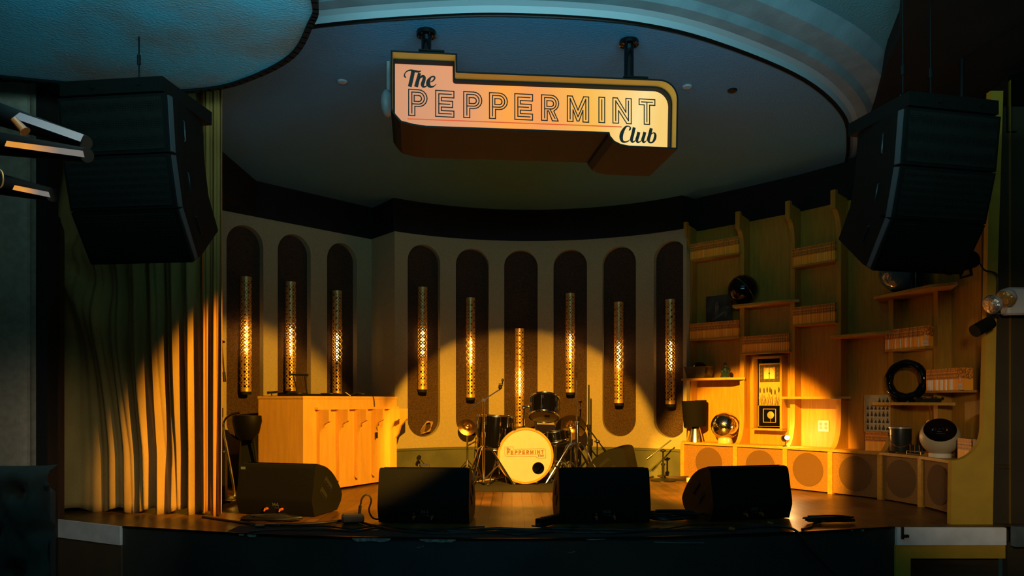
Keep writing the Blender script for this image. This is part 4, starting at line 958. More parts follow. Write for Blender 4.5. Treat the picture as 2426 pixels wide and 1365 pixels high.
# ------------------------------------------------------------------ hung line arrays
def line_array(name, label, xc, Yf, ztop, yaw, side, zhang, chains):
    t = thing(name, label, 'speaker', (xc, Yf, ztop-.95), yaw)
    Wd = .60; zt = .95
    def seg(y0, z0, a, h, w0=Wd, w1=.50, dep=.44, k=0):
        dn = Vector((0, math.sin(a), -math.cos(a))); bk = Vector((0, math.cos(a), math.sin(a))); o = Vector((0, y0, z0))
        def P(x, s, d): return o+Vector((x, 0, 0))+dn*s+bk*d
        b = MB(); inx = .03
        fr = [P(-w0/2, .004, 0), P(w0/2, .004, 0), P(w0/2, h-.004, 0), P(-w0/2, h-.004, 0)]
        mid = [P(-w0/2, .004, .10), P(w0/2, .004, .10), P(w0/2, h-.004, .10), P(-w0/2, h-.004, .10)]
        bk_ = [P(-w1/2, .03, dep), P(w1/2, .03, dep), P(w1/2, h-.03, dep), P(-w1/2, h-.03, dep)]
        b.add(fr+mid+bk_, [(0, 1, 2, 3)]+[(i, (i+1) % 4, 4+(i+1) % 4, 4+i) for i in range(4)]+[(4+i, 4+(i+1) % 4, 8+(i+1) % 4, 8+i) for i in range(4)]+[(11, 10, 9, 8)])
        cab = build(b, 'cabinet', M_blackbox, t, smooth=0)
        b = MB(); b.add([P(-w0/2+.02, .02, -.006), P(w0/2-.02, .02, -.006), P(w0/2-.02, h-.02, -.006), P(-w0/2+.02, h-.02, -.006), P(-w0/2+.02, .02, 0), P(w0/2-.02, .02, 0), P(w0/2-.02, h-.02, 0), P(-w0/2+.02, h-.02, 0)], [(0, 1, 2, 3), (0, 4, 5, 1), (1, 5, 6, 2), (2, 6, 7, 3), (3, 7, 4, 0)])
        build(b, 'grille', M_perf, cab, smooth=0)
        for sx in (-1, 1):
            b = MB(); b.add([P(sx*(w0/2+.006), .01, .018), P(sx*(w0/2+.006), .01, .055), P(sx*(w0/2+.006), h-.01, .055), P(sx*(w0/2+.006), h-.01, .018), P(sx*w0/2, .01, .018), P(sx*w0/2, .01, .055), P(sx*w0/2, h-.01, .055), P(sx*w0/2, h-.01, .018)], [(0, 1, 2, 3), (0, 4, 5, 1), (1, 5, 6, 2), (2, 6, 7, 3), (3, 7, 4, 0)])
            build(b, 'rigging_strip', M_rig, cab, smooth=0)
            b = MB(); hx = sx*(w0/2-.03); b.tube([P(hx, h*.28, .17), P(hx+sx*.022, h*.34, .175), P(hx+sx*.022, h*.66, .175), P(hx, h*.72, .17)], .007, 8); build(b, 'handle', M_gun, cab)
        e = P(0, h, 0); return e.y, e.z
    y, z = 0, zt-.085
    b = MB(); b.box((0, .24, zt-.04), (.57, .48, .075)); b.cyl((-.1, -.012, zt-.04), (-.1, .0, zt-.04), .014); b.cyl((.16, -.012, zt-.04), (.16, .0, zt-.04), .008); build(b, 'top_frame', M_blackbox, t)
    for a, h in ((6, .30), (14, .28), (32, .30)): y, z = seg(y, z, math.radians(a), h)
    for cx, cy in chains:
        b = MB(); b.lathe([(.016, 0)]+[(.016+.006*math.cos(k), .006*math.sin(k)) for k in range(1, 7)]+[(.016, 0)], 18, rotm(rx=PI/2), (cx, cy, zt+.02)); build(b, 'shackle', M_chrome, t)
        b = MB(); b.cyl((cx, cy, zt+.04), (cx, cy, zhang-(ztop-.95)), .0045, n=8); b.cyl((cx, cy, zt+.14), (cx, cy, zt+.19), .010, n=8); build(b, 'hanging_cable', M_steel, t)
    return t
M_perf = bpy.data.materials.new('perforated_grille'); M_perf.use_nodes = True; N, L, B = nodes(M_perf)
tc = N.new('ShaderNodeTexCoord'); v = N.new('ShaderNodeTexVoronoi'); v.inputs['Scale'].default_value = 110; v.inputs['Randomness'].default_value = .15; L.new(tc.outputs['Object'], v.inputs['Vector'])
cr = N.new('ShaderNodeValToRGB'); cr.color_ramp.elements[0].position = .30; cr.color_ramp.elements[0].color = (.003, .003, .003, 1); cr.color_ramp.elements[1].position = .42; cr.color_ramp.elements[1].color = (.014, .016, .011, 1)
L.new(v.outputs['Distance'], cr.inputs[0]); L.new(cr.outputs[0], B.inputs['Base Color']); B.inputs['Roughness'].default_value = .6; B.inputs['Specular IOR Level'].default_value = .12
M_rig = mat('grey_rigging_strip', (.13, .15, .16), .4, .5)
line_array('line_array_speaker', 'black line array of three stacked speaker cabinets hanging left of the stage', px2x(262, 3.8), 3.8, EYE+1.66, math.radians(-7), 1, EYE+1.95, [(.05, .16)])
line_array('line_array_speaker', 'black line array of three stacked speaker cabinets hanging right of the stage', px2x(2262, 3.95), 3.95, EYE+1.635, math.radians(13), -1, EYE+2.3, [(-.22, .12), (-.04, .12)])
# black stage lamp behind the right array, and its cable
Yl = 4.75; p = at(2283, 622, Yl); t = thing('stage_spot_housing', 'black cylindrical stage light behind the lower end of the right speaker array', 'stage light', tuple(p))
b = MB(); b.cyl(p+Vector((-.10, .0, -.03)), p+Vector((.09, .05, .03)), .055, n=24); build(b, 'barrel', M_blackbox, t, True)
b = MB(); b.cyl(p+Vector((.02, .05, .03)), (p.x+.02, p.y+.05, EYE+2.22), .014); b.tube([p+Vector((-.02, 0, -.03)), p+Vector((-.02, 0, -.10)), p+Vector((.05, 0, -.08)), p+Vector((.05, .02, .0))], .010, 8); b.cyl(p+Vector((.0, .05, 0)), p+Vector((.0, .25, .0)), .012); build(b, 'yoke', M_gun, t, True)
b = MB(); b.tube([at(2318, 620, 4.9), at(2332, 640, 4.93), at(2362, 652, 4.97), at(2362, 700, 4.97)], .006, 8, 6)
tag(build(b, 'power_cable', M_cable, loc=tuple(at(2362, 700, 4.97))), 'black power cable drooping across the ochre panel on the right', 'cable')
# emergency light
Ye = 4.90; p = at(2400, 715, Ye); t = thing('emergency_light', 'white twin head emergency light on the right wall edge', 'emergency light', tuple(p))
b = MB(); b.bev(p+Vector((.02, .0, .0)), (.16, .09, .18), .012); build(b, 'housing', M_whitep, t, True)
for cx, cy, ang, m in ((2348, 722, .9, M_crystal), (2382, 708, .45, mat('amber_lens', (.65, .40, .12), .15, .5, bump=1, bscale=60))):
    q = at(cx, cy, Ye-.13); R3 = rotm(rz=0, ry=math.radians(200)+ang, rx=.25)
    b = MB(); b.lathe([(.062, .0), (.058, -.03), (.035, -.06), (.001, -.068)], 24, R3, q); hd = build(b, 'lamp_head', M_whitep, t, True)
    b = MB(); b.lathe([(.060, .0), (.05, .012), (.03, .02), (.001, .022)], 24, R3, q); build(b, 'faceted_lens', m, hd, True, 0)
p = at(2335, 772, 4.78); t = thing('small_spotlight', 'small black spotlight on an arm under the emergency light', 'stage light', tuple(p))
b = MB(); b.cyl(p+Vector((-.07, 0, -.035)), p+Vector((.05, .03, .025)), .042, n=20); build(b, 'barrel', M_blackbox, t, True)
b = MB(); b.tube([p+Vector((.03, .02, .03)), p+Vector((.07, .04, .07)), p+Vector((.13, .08, .085)), p+Vector((.20, .18, .09))], .012, 8, 4); build(b, 'arm', M_gun, t, True)

# ------------------------------------------------------------------ curtains
def curtain(name, label, x0, y0, x1, y1, zb, zt, folds, amp, m, nx=160, nz=50, sag=True, lean=0):
    mb = MB()
    def P(i, j):
        u = i/nx; v = j/nz
        ph = folds*u**1.35*2*PI if sag else folds*u*2*PI
        a = amp*(.35+.65*(1-v))*(.5+.5*u if sag else 1)
        y = a*math.sin(ph+.8*math.sin(3.1*v+4*u))+a*.45*math.sin(2.3*ph+1.3+1.5*v)
        x = x0+(x1-x0)*u; yy = y0+(y1-y0)*u
        if sag:
            # cloth pulled to the gathering point at the upper left: diagonal creases fan out from it
            gx, gz = x0+.05, zb+.62*(zt-zb); z = zb+(zt-zb)*v; dx = x-gx; dz = z-gz; an = math.atan2(dz, dx+.02); rr = math.hypot(dx, dz)
            w = math.exp(-((u)/.42)**2); y = y*(1-w)+w*amp*2.0*math.sin(an*6.5+.6)*min(1, rr*1.6)
            x += -.16*math.sin(min(1, u*1.0)*PI)*max(0, math.sin((v-.15)*PI))*.5
        zz = zb+(zt-zb)*v+(.02*math.sin(ph*.5) if j == 0 else 0)
        return Vector((x+lean*v, yy-y-.24*v, zz))
    vs = [P(i, j) for j in range(nz+1) for i in range(nx+1)]; n = nx+1
    mb.add(vs, [(j*n+i, j*n+i+1, (j+1)*n+i+1, (j+1)*n+i) for j in range(nz) for i in range(nx)])
    o = build(mb, name, m, smooth=80, loc=(x0, y0, zb)); sol = o.modifiers.new('thickness', 'SOLIDIFY'); sol.thickness = .006
    return tag(o, label, 'curtain')
curtain('stage_curtain', 'wide olive draped curtain hanging at the left side of the stage, swagged to one side', px2x(112, 5.5), 5.55, px2x(480, 5.45), 5.50, ST+.015, ZC, 8.2, .065, M_curtain, lean=.10)
curtain('curtain_edge', 'narrow straight tan curtain panel hugging the first wall niche', px2x(483, 5.42), 5.42, px2x(533, 5.42), 5.36, ST+.012, ZC, 2.2, .018, M_curtain2, 60, 30, False, .10)

# ------------------------------------------------------------------ wooden booth
ba = Vector((px2x(718, floorY(1174)), floorY(1174))); bbp = Vector((px2x(940, floorY(1140)), floorY(1140))); BL = (bbp-ba).length; brz = math.atan2(bbp.y-ba.y, bbp.x-ba.x)
bt_ = thing('dj_booth', 'tall wooden booth with curved corbel ribs on its front, left of the drum kit', 'booth', (ba.x, ba.y, ST), brz)
BHt = .86; BD = .56
b = MB(); b.box((BL/2, BD/2, BHt/2+.01), (BL, BD, BHt-.02)); build(b, 'cabinet_body', M_woodlt, bt_)
b = MB(); b.box((BL/2, BD/2, BHt+.012), (BL+.01, BD+.01, .024)); build(b, 'worktop', M_woodlt, bt_)
b = MB(); b.box((BL/2+.06, -.022, BHt-.09), (BL-.16, .045, .022)); build(b, 'front_rail', M_woodlt, bt_)
b = MB(); b.box((BL/2, BD/2, BHt+.026), (BL-.04, BD-.04, .004)); build(b, 'black_top_mat', M_black, bt_)
def s_booth(px):
    k = (px-1213)/F; dx, dy = math.cos(brz), math.sin(brz); return (k*ba.y-ba.x)/(dx-k*dy)
for px in (752, 797, 841, 881, 919):
    s = s_booth(px); b = MB(); pf = [(0, .11), (.035, .09), (.04, .11), (.04, .50)]
    for k in range(1, 9): a_ = PI/2*k/8; pf.append((.04+.085*(1-math.cos(a_)), .50+.14*math.sin(a_)))
    pf += [(.15, .655), (.15, BHt-.10), (0, BHt-.10)]
    b.prism(pf, lambda u, v, w: Vector((s+w, -u, v)), -.013, .013); build(b, 'corbel_rib', M_woodlt, bt_, smooth=30)
s = BL-.02; b = MB(); b.prism([(0, .45), (.04, .50), (.07, .58), (.15, .655), (.15, BHt-.10), (0, BHt-.10)], lambda u, v, w: Vector((s+w, -u, v)), -.013, .013); build(b, 'corbel_rib', M_woodlt, bt_)
b = MB(); b.box((s_booth(757), -.004, BHt-.19), (.055, .008, .028)); build(b, 'recessed_handle', M_black, bt_)
def booth_pt(u, v, z): return Vector((ba.x+math.cos(brz)*u-math.sin(brz)*v, ba.y+math.sin(brz)*u+math.cos(brz)*v, ST+z))
tz = BHt+.028
p = booth_pt(.36, .38, tz); t = thing('laptop_stand', 'black metal laptop stand standing on the wooden booth', 'stand', tuple(p), brz)
b = MB()
for sx in (-.075, .075): b.tube([(sx*.8, -.02, 0), (sx, .03, .20)], .006, 8); b.tube([(sx*.8, -.02, .004), (sx*.8, -.12, .004)], .006, 8)
build(b, 'frame_tubes', M_steel, t)
b = MB(); b.tube([(-.11, .03, .202), (.11, .03, .202)], .010, 10); b.sphere((-.11, .03, .202), .013, 10, 8); b.sphere((.11, .03, .202), .013, 10, 8); build(b, 'crossbar', M_gun, t)
for k, (u, v, w_, d_, h_, lab) in enumerate(((.16, .20, .30, .26, .018, 'flat black turntable deck at the left end of the booth top'), (.60, .22, .26, .26, .02, 'flat black mixer on the booth top behind the corbel ribs'))):
    p = booth_pt(u, v, tz); t = thing('dj_deck', lab, 'audio deck', tuple(p), brz)
    b = MB(); b.bev((0, 0, h_/2), (w_, d_, h_), .003); build(b, 'deck_body', M_blackbox, t)
    b = MB(); b.lathe([(.001, 0), (.09, 0), (.09, .006), (.001, .007)], 30, None, (-.02, 0, h_)); build(b, 'platter' if k == 0 else 'jog_dial', M_steel, t)
b = MB()
for k in range(5): u = .78+.03*k; b.tube([booth_pt(u, .14, tz+.008), booth_pt(u+.05, .10+.03*k, tz+.035), booth_pt(u+.12, .16, tz+.02), booth_pt(u+.06, .22, tz+.008), booth_pt(u-.02, .20, tz+.012)], .004, 6, 5)
b.tube([booth_pt(.93, .05, tz+.01), booth_pt(.95, -.012, tz-.01), booth_pt(.955, -.03, tz-.15), booth_pt(.95, -.06, tz-.35)], .004, 6, 5)
tag(build(b, 'cable_tangle', M_cable, loc=tuple(booth_pt(.8, .14, tz))), 'tangle of black cables on the right end of the booth top', 'cable')
p = booth_pt(.93, -.07, tz-.42); b = MB(); b.cyl(p, p+Vector((0, 0, .06)), .012); tag(build(b, 'hanging_plug', M_gun, loc=tuple(p)), 'black cable connector dangling in front of the booth right end', 'plug')
p = booth_pt(.66, .03, tz); b = MB(); b.tube([p, p+Vector((-.045, -.02, .035))], .004, 6); tag(build(b, 'pen', M_whitep, loc=tuple(p)), 'white pen tip sticking up from the booth top', 'pen')

# ------------------------------------------------------------------ behind the booth: stool, mic stands
yb = 6.75; xs = px2x(585, yb)
t = thing('bar_stool', 'black padded stool with bent chrome tube frame squeezed behind the booth', 'stool', (xs, yb, ST))
b = MB(); zs = py2z(985, yb)-ST; b.lathe([(.001, zs-.22), (.06, zs-.22), (.11, zs-.16), (.135, zs-.05), (.13, zs+.0), (.001, zs+.01)], 30, Matrix.Diagonal((1.0, .7, 1))); build(b, 'seat', mat('black_vinyl', (.003, .003, .003), .5, spec=.15), t)
b = MB(); b.tube([(-.02, -.12, zs+.03), (-.10, -.13, zs+.01), (-.15, -.14, zs-.04), (-.155, -.14, zs-.14), (-.09, -.14, zs-.50), (-.06, -.14, .0)], .010, 10, 5); build(b, 'tube_frame', M_chrome, t)
for sx in (-.10, .10):
    b = MB(); b.tube([(sx*.6, .0, zs-.2), (sx*1.0, .08, 0)], .011, 8); build(b, 'leg', M_gun, t)
yb2 = 6.9; b = MB(); b.box((px2x(600, yb2), yb2+.02, ST+.27), (.20, .16, .54)); b.box((px2x(592, yb2), yb2-.07, ST+.5), (.12, .02, .08)); o = build(b, 'equipment_case', M_black, loc=(px2x(600, yb2), yb2, ST)); tag(o, 'tall black equipment case between the stool and the booth', 'case')
def mic_stand(label, base, h, col=M_gun, boom=None, tripod=True, r=.011, extra=None):
    t = thing('microphone_stand', label, 'microphone stand', base)
    b = MB(); b.cyl((0, 0, .03 if not tripod else .08), (0, 0, h*.55), r, n=12); build(b, 'lower_pole', col, t)
    b = MB(); b.cyl((0, 0, h*.5), (0, 0, h), r*.65, n=12); build(b, 'upper_pole', col, t)
    b = MB(); b.cyl((0, 0, h*.52), (0, 0, h*.58), r*1.6, n=12); build(b, 'clutch', M_gun, t)
    if tripod:
        for k in range(3):
            a_ = 2*PI*k/3+.5; b = MB(); b.tube([(0, 0, .12), (.24*math.cos(a_), .24*math.sin(a_), .012)], .009, 8); b.sphere((.24*math.cos(a_), .24*math.sin(a_), .014), .014, 10, 8); build(b, 'leg', col, t)
    else:
        b = MB(); b.lathe([(.001, 0), (.13, 0), (.13, .012), (.03, .03), (.001, .032)], 30); build(b, 'round_base', col, t)
    if boom:
        b = MB(); b.tube([boom[0], boom[1]], .007, 8); b.tube([boom[0], Vector(boom[0]).lerp(Vector(boom[1]), .22)], .013, 8); build(b, 'boom_arm', col, t)
        b = MB(); m_ = Vector((0, 0, h)); b.sphere(m_, .02, 12, 8); b.cyl(m_+Vector((-.03, 0, 0)), m_+Vector((.03, 0, 0)), .009); build(b, 'boom_clutch', M_chrome if extra else M_gun, t)
    return t
y0 = 6.3; X = px2x(524, y0); mic_stand('tall thin microphone stand against the curtain edge, boom folded down', (X, y0, ST), py2z(810, y0)-ST, M_gun, [(.03, 0, py2z(905, y0)-ST), (0.0, 0, py2z(800, y0)-ST)], False)
y0 = 5.9; b = MB(); xx = px2x(530, y0); b.box((xx, y0, ST+.22), (.04, .05, .40)); b.box((xx+.04, y0-.1, ST+.05), (.12, .05, .02)); b.box((xx, y0, ST+.015), (.10, .30, .03)); b.sphere((xx, y0, ST+.43), .022, 10, 8)
tag(build(b, 'folded_stand', M_gun, loc=(xx, y0, ST)), 'short folded black keyboard stand beside the left monitor wedge', 'stand')
yS = 7.9
y0 = 7.9; X = px2x(1395, y0); mic_stand('straight black microphone stand behind the right side of the drum kit', (X, y0, ST), py2z(912, y0)-ST, M_gun, None, False, .013)
y0 = 7.7; X = px2x(1415, y0); h = py2z(1046, y0)-ST
pA = at(1444, 1082, y0)-Vector((X, y0, ST)); pB = at(1372, 986, y0)-Vector((X, y0, ST)); mic_stand('short microphone stand with a long slanting boom, right of the drum kit', (X, y0, ST), h, M_gun, [tuple(pA), tuple(pB)], False, .012, True)
y0 = 7.75; X = px2x(1571, y0); h = py2z(1068, y0)-ST
pA = at(1532, 1088, y0)-Vector((X, y0, ST)); pB = at(1590, 1043, y0)-Vector((X, y0, ST)); mic_stand('low black boom microphone stand between the rear wedge and the console', (X, y0, ST), h, M_gun, [tuple(pA), tuple(pB)], False, .014)

# ------------------------------------------------------------------ drum kit
Yd = 7.36; xd = px2x(1245, Yd)
t = thing('bass_drum', 'bass drum with cream front head printed The Peppermint Club and an amber hoop', 'drum', (xd, Yd, ST+.008), math.radians(5))
Rd = .272; zc = .285; Mx = rotm(rx=PI/2)     # local z -> -y (towards the audience)
b = MB(); b.lathe([(Rd-.012, -.40), (Rd-.012, -.02)], 56, Mx, (0, 0, zc)); build(b, 'shell', M_gloss, t, smooth=50)
for nm, z0, mm in (('front_hoop', -.03, M_hoop), ('rear_hoop', -.42, M_chrome)):
    b = MB(); b.lathe([(Rd-.010, z0), (Rd+.008, z0), (Rd+.010, z0+.02), (Rd+.008, z0+.042), (Rd-.012, z0+.042), (Rd-.012, z0)], 56, Mx, (0, 0, zc)); build(b, nm, mm, t, smooth=40)
hx, hz, hr = .128, -.125, .058
b = MB(); K = 48
outerp = [((Rd-.012)*math.cos(2*PI*k/K), (Rd-.012)*math.sin(2*PI*k/K)) for k in range(K)]
# head with its round port hole: rings blended from the hole to the rim
rings = []
for j in range(7):
    f_ = j/6; rings.append([((hx+hr*math.cos(2*PI*k/K))*(1-f_)+outerp[k][0]*f_, (hz+hr*math.sin(2*PI*k/K))*(1-f_)+outerp[k][1]*f_) for k in range(K)])
vs = [Vector((x, .0, z+zc)) for R in rings for x, z in R]; b.add(vs, [(j*K+k, j*K+(k+1) % K, (j+1)*K+(k+1) % K, (j+1)*K+k) for j in range(6) for k in range(K)])
hd = build(b, 'front_head', M_drumhead, t, smooth=0)
b = MB(); b.tube([(hx+hr*math.cos(2*PI*k/36), -.002, hz+zc+hr*math.sin(2*PI*k/36)) for k in range(36)], .0025, 6, 0, True); build(b, 'port_ring', M_black, hd)
b = MB(); b.lathe([(.001, -.39), (Rd-.02, -.39)], 40, Mx, (0, 0, zc)); build(b, 'rear_head', M_clearhead, t)
# printed logo
lg = MB(); sc = .0
us = [p[0] for p in face_uv]; vsv = [p[1] for p in face_uv]; LWd = .410; k_ = LWd/(max(us)-min(us)); um = (max(us)+min(us))/2; vm = (max(vsv)+min(vsv))/2
def fD(u, v, w): return Vector(((u-um)*k_-.002, -.0022, (v-vm)*k_*1.0+(u-um)*k_*.11*0+zc+.033))
lg.line(face_uv, .011, fD, closed=True); build(lg, 'logo_outline', M_print, hd, smooth=0)
lg = MB(); peppermint(lg, fD, base, 0, H, .05, True); build(lg, 'logo_name', M_brownprint, hd, smooth=0)
lg = MB()
for st in SU+SC: lg.brush(st, fD)
build(lg, 'logo_script', M_print, hd, smooth=0)
lg = MB(); lg.line([ua, ub], .012, fD); build(lg, 'logo_underline', M_orange, hd, smooth=0)
for k in range(8):
    a_ = PI/8+k*PI/4; c_, s_ = math.cos(a_), math.sin(a_); b = MB()
    b.bev(((Rd+.012)*c_, -.005, zc+(Rd+.012)*s_), (.03, .05, .02), .004, rotm(ry=-a_+PI/2)); b.cyl(((Rd+.018)*c_, -.03, zc+(Rd+.018)*s_), ((Rd+.018)*c_, .16, zc+(Rd+.018)*s_), .004, n=8)
    b.bev(((Rd+.004)*c_, .12, zc+(Rd+.004)*s_), (.022, .04, .022), .004, rotm(ry=-a_+PI/2)); build(b, 'tension_lug', M_chrome, t)
for sx in (-1, 1):
    b = MB(); b.tube([(sx*.265, .12, .33), (sx*.30, .02, .20), (sx*.375, -.10, .01)], [.010, .009, .006], 8); b.sphere((sx*.265, .1, .33), .02, 10, 8); b.sphere((sx*.376, -.102, .012), .012, 8, 6); build(b, 'spur_leg', M_chrome, t)
# tom with arm
def drum(name, label, c, R_, h_, M3, lugs=8, base=None, head=M_clearhead):
    t = thing(name, label, 'drum', base or tuple(c)); o = Vector(c)-Vector(t.location)
    b = MB(); b.lathe([(R_, -h_/2), (R_, h_/2)], 44, M3, o); build(b, 'shell', M_gloss, t, smooth=50)
    for nm, z0 in (('top_hoop', h_/2-.012), ('bottom_hoop', -h_/2-.010)):
        b = MB(); b.lathe([(R_, z0), (R_+.011, z0), (R_+.011, z0+.006), (R_+.007, z0+.011), (R_+.011, z0+.017), (R_+.011, z0+.023), (R_-.002, z0+.023)], 44, M3, o); build(b, nm, M_chrome, t, smooth=40)
    b = MB(); b.lathe([(.001, h_/2+.002), (R_, h_/2+.002)], 40, M3, o); build(b, 'batter_head', M_drumhead, t)
    b = MB(); b.lathe([(.001, -h_/2-.002), (R_, -h_/2-.002)], 40, M3, o); build(b, 'resonant_head', head, t)
    for k in range(lugs):
        a_ = 2*PI*(k+.3)/lugs; e = Vector((math.cos(a_), math.sin(a_), 0)); b = MB()
        b.cyl(o+M3 @ (e*(R_+.016)+Vector((0, 0, -h_/2))), o+M3 @ (e*(R_+.016)+Vector((0, 0, h_/2))), .0035, n=8)
        for zz in (-h_*.27, h_*.27): b.cyl(o+M3 @ (e*(R_+.002)+Vector((0, 0, zz-.018))), o+M3 @ (e*(R_+.002)+Vector((0, 0, zz+.018))), .011, n=10)
        for zz in (-h_/2, h_/2): b.sphere(o+M3 @ (e*(R_+.016)+Vector((0, 0, zz))), .008, 8, 6)
        build(b, 'tension_rod', M_chrome, t)
    return t, o
c = at(1290, 966, 7.5); M3 = rotm(rx=math.radians(-26), ry=math.radians(-4))
M3 = Matrix.Rotation(math.radians(-24), 3, 'X') @ Matrix.Rotation(math.radians(4), 3, 'Y')
tt, o = drum('rack_tom', 'small black tom drum tilted on an arm above the bass drum', c, .142, .20, M3, 6)
b = MB(); b.box(o+M3 @ Vector((.03, -.03, -.1045)), (.05, .05, .002), M3); build(b, 'damping_patch', M_black, tt)
# tom arm on the bass drum
t = thing('tom_holder', 'chrome tom arm rising from the top of the bass drum', 'drum hardware', (px2x(1241, 7.55), 7.55, ST+.555))
x = px2x(1241, 7.55); zt = py2z(966, 7.55)
b = MB(); b.cyl((x, 7.55, ST+.56), (x, 7.55, zt+.01), .011); b.lathe([(.03, 0), (.03, .012), (.014, .03)], 20, None, (x, 7.55, ST+.555)); build(b, 'post', M_chrome, t, True)
b = MB(); b.sphere((x, 7.55, zt), .024, 14, 10); b.tube([(x, 7.55, zt), (x+.05, 7.56, zt+.012), (c.x-.14, 7.52, zt+.006)], .012, 8); b.sphere((x+.055, 7.55, zt+.012), .02, 10, 8); b.sphere((x-.045, 7.55, zt), .012, 8, 6); b.tube([(x, 7.55, zt), (x-.045, 7.55, zt)], .008, 8); build(b, 'clamp', M_chrome, t, True)
b = MB(); xx = px2x(1270, 7.5); b.cyl((xx, 7.6, ST+.55), (xx, 7.6, ST+.62), .013); build(b, 'second_mount', M_gun, t, True)
# floor tom
c = at(1174, 1026, 7.62); Mf = Matrix.Rotation(math.radians(-3), 3, 'X') @ Matrix.Rotation(math.radians(3), 3, 'Y')
ft, o = drum('floor_tom', 'large black floor tom standing left behind the bass drum', c, .188, .34, Mf, 8, (c.x, c.y, ST))
for k in range(3):
    a_ = math.radians((-150, -60, 80)[k]); e = Vector((math.cos(a_), math.sin(a_), 0)); b = MB(); q = o+e*.205
    b.tube([(q.x, q.y, o.z+.05), (q.x, q.y, .10), (q.x+e.x*.03, q.y+e.y*.03, .008)], .007, 8); b.bev((q.x-e.x*.006, q.y-e.y*.006, o.z-.06), (.03, .03, .05), .005); b.sphere((q.x+e.x*.03, q.y+e.y*.03, .012), .012, 8, 6); build(b, 'leg', M_chrome, ft)
# snare behind the bass drum
c = at(1316, 1036, 7.95); Ms = Matrix.Rotation(math.radians(-6), 3, 'X') @ Matrix.Rotation(math.radians(-9), 3, 'Y')
sn, o = drum('snare_drum', 'chrome rimmed snare drum half hidden behind the bass drum', c, .165, .11, Ms, 8, (c.x, c.y, ST))
b = MB(); b.cyl((o.x, o.y, .08), (o.x, o.y, o.z-.07), .012)
for k in range(3):
    a_ = 2*PI*k/3+.2; b.tube([(o.x, o.y, .20), (o.x+.22*math.cos(a_), o.y+.22*math.sin(a_), .01)], .008, 8); b.tube([(o.x, o.y, o.z-.10), (o.x+.17*math.cos(a_), o.y+.17*math.sin(a_), o.z-.065)], .008, 8)
build(b, 'snare_stand', M_chrome, sn)
def cymbal(mb, c, R_, M3, prof=None): mb.lathe(prof or [(.008, .028), (.022, .030), (.036, .020), (.044, .010), (R_*.6, .004), (R_, -.006), (R_, -.008), (R_*.6, .002), (.044, .008)], 48, M3, c)
def tripod(b, x, y, hub, spread, n=3, ph=.4, double=True):
    for k in range(n):
        a_ = 2*PI*k/n+ph; e = Vector((math.cos(a_), math.sin(a_), 0)); f = Vector((x, y, ST+.012))+e*spread
        b.tube([Vector((x, y, ST+hub))+e*.02, Vector((x, y, ST+hub*.92))+e*spread*.25, f], .009, 8); b.sphere(f, .016, 8, 6)
        if double: b.tube([Vector((x, y, ST+.07))+e*.01, Vector((x, y, ST+hub*.55))+e*spread*.52], .007, 8)
# left boom cymbal stand
y0 = 7.25; x = px2x(1146, y0); t = thing('boom_cymbal_stand', 'chrome boom cymbal stand without a cymbal, left of the bass drum', 'cymbal stand', (x, y0, ST))
b = MB(); b.cyl((x, y0, ST+.04), (x, y0, py2z(1030, y0)), .013); build(b, 'lower_tube', M_chrome, t, True)
b = MB(); b.cyl((x, y0, py2z(1030, y0)), (x, y0, py2z(948, y0)), .009); b.cyl((x, y0, py2z(1036, y0)), (x, y0, py2z(1024, y0)), .019); build(b, 'upper_tube', M_chrome, t, True)
b = MB(); b.tube([at(1112, 969, y0), at(1186, 922, y0)], .006, 8); build(b, 'boom_rod', M_chrome, t, True)
b = MB(); p = at(1146, 948, y0); b.sphere(p, .022, 14, 10); b.cyl(p+Vector((0, -.03, 0)), p+Vector((0, .03, 0)), .017); build(b, 'boom_clamp', M_chrome, t, True)
b = MB(); b.sphere(at(1185, 918, y0), .02, 12, 8); b.tube([at(1183, 923, y0), at(1190, 912, y0), at(1191, 897, y0)], .007, 8); b.sphere(at(1191, 901, y0), .014, 10, 8); b.cyl(at(1186, 912, y0)+Vector((-.02, 0, 0)), at(1186, 912, y0)+Vector((.02, 0, 0)), .012); build(b, 'cymbal_tilter', M_gun, t, True)
b = MB(); tripod(b, x, y0, .40, .30, 3, .15); build(b, 'tripod_legs', M_chrome, t, True)
for px, py, R_, lab, yy, M3 in ((1107, 1012, .10, 'small bronze cymbal tilted on edge left of the floor tom', 8.20, Matrix.Rotation(math.radians(62), 3, 'X') @ Matrix.Rotation(math.radians(12), 3, 'Y')),
                            (1352, 1012, .165, 'bronze cymbal showing between the tom drum and the right cymbal stand', 8.02, Matrix.Rotation(math.radians(52), 3, 'X') @ Matrix.Rotation(math.radians(-8), 3, 'Y'))):
    c = at(px, py, yy); t = thing('cymbal', lab, 'cymbal', (c.x, c.y, ST)); b = MB(); cymbal(b, c, R_, M3); build(b, 'bronze_disc', M_bronze, t, True, 50)
    b = MB(); b.cyl((c.x, c.y+.04, ST+.02), (c.x, c.y+.04, c.z-.02), .009); b.tube([(c.x, c.y+.04, c.z-.02), (c.x, c.y, c.z), c+M3 @ Vector((0, 0, .05))], .006, 8)
    for k in range(3): b.tube([(c.x, c.y+.04, ST+.18), (c.x+.17*math.cos(2.1*k+.5), c.y+.04+.17*math.sin(2.1*k+.5), ST+.01)], .007, 8)
    build(b, 'support_rod', M_chrome, t, True); b = MB(); b.sphere(c+M3 @ Vector((0, 0, .045)), .011, 10, 8); build(b, 'wing_nut', M_chrome, t, True)
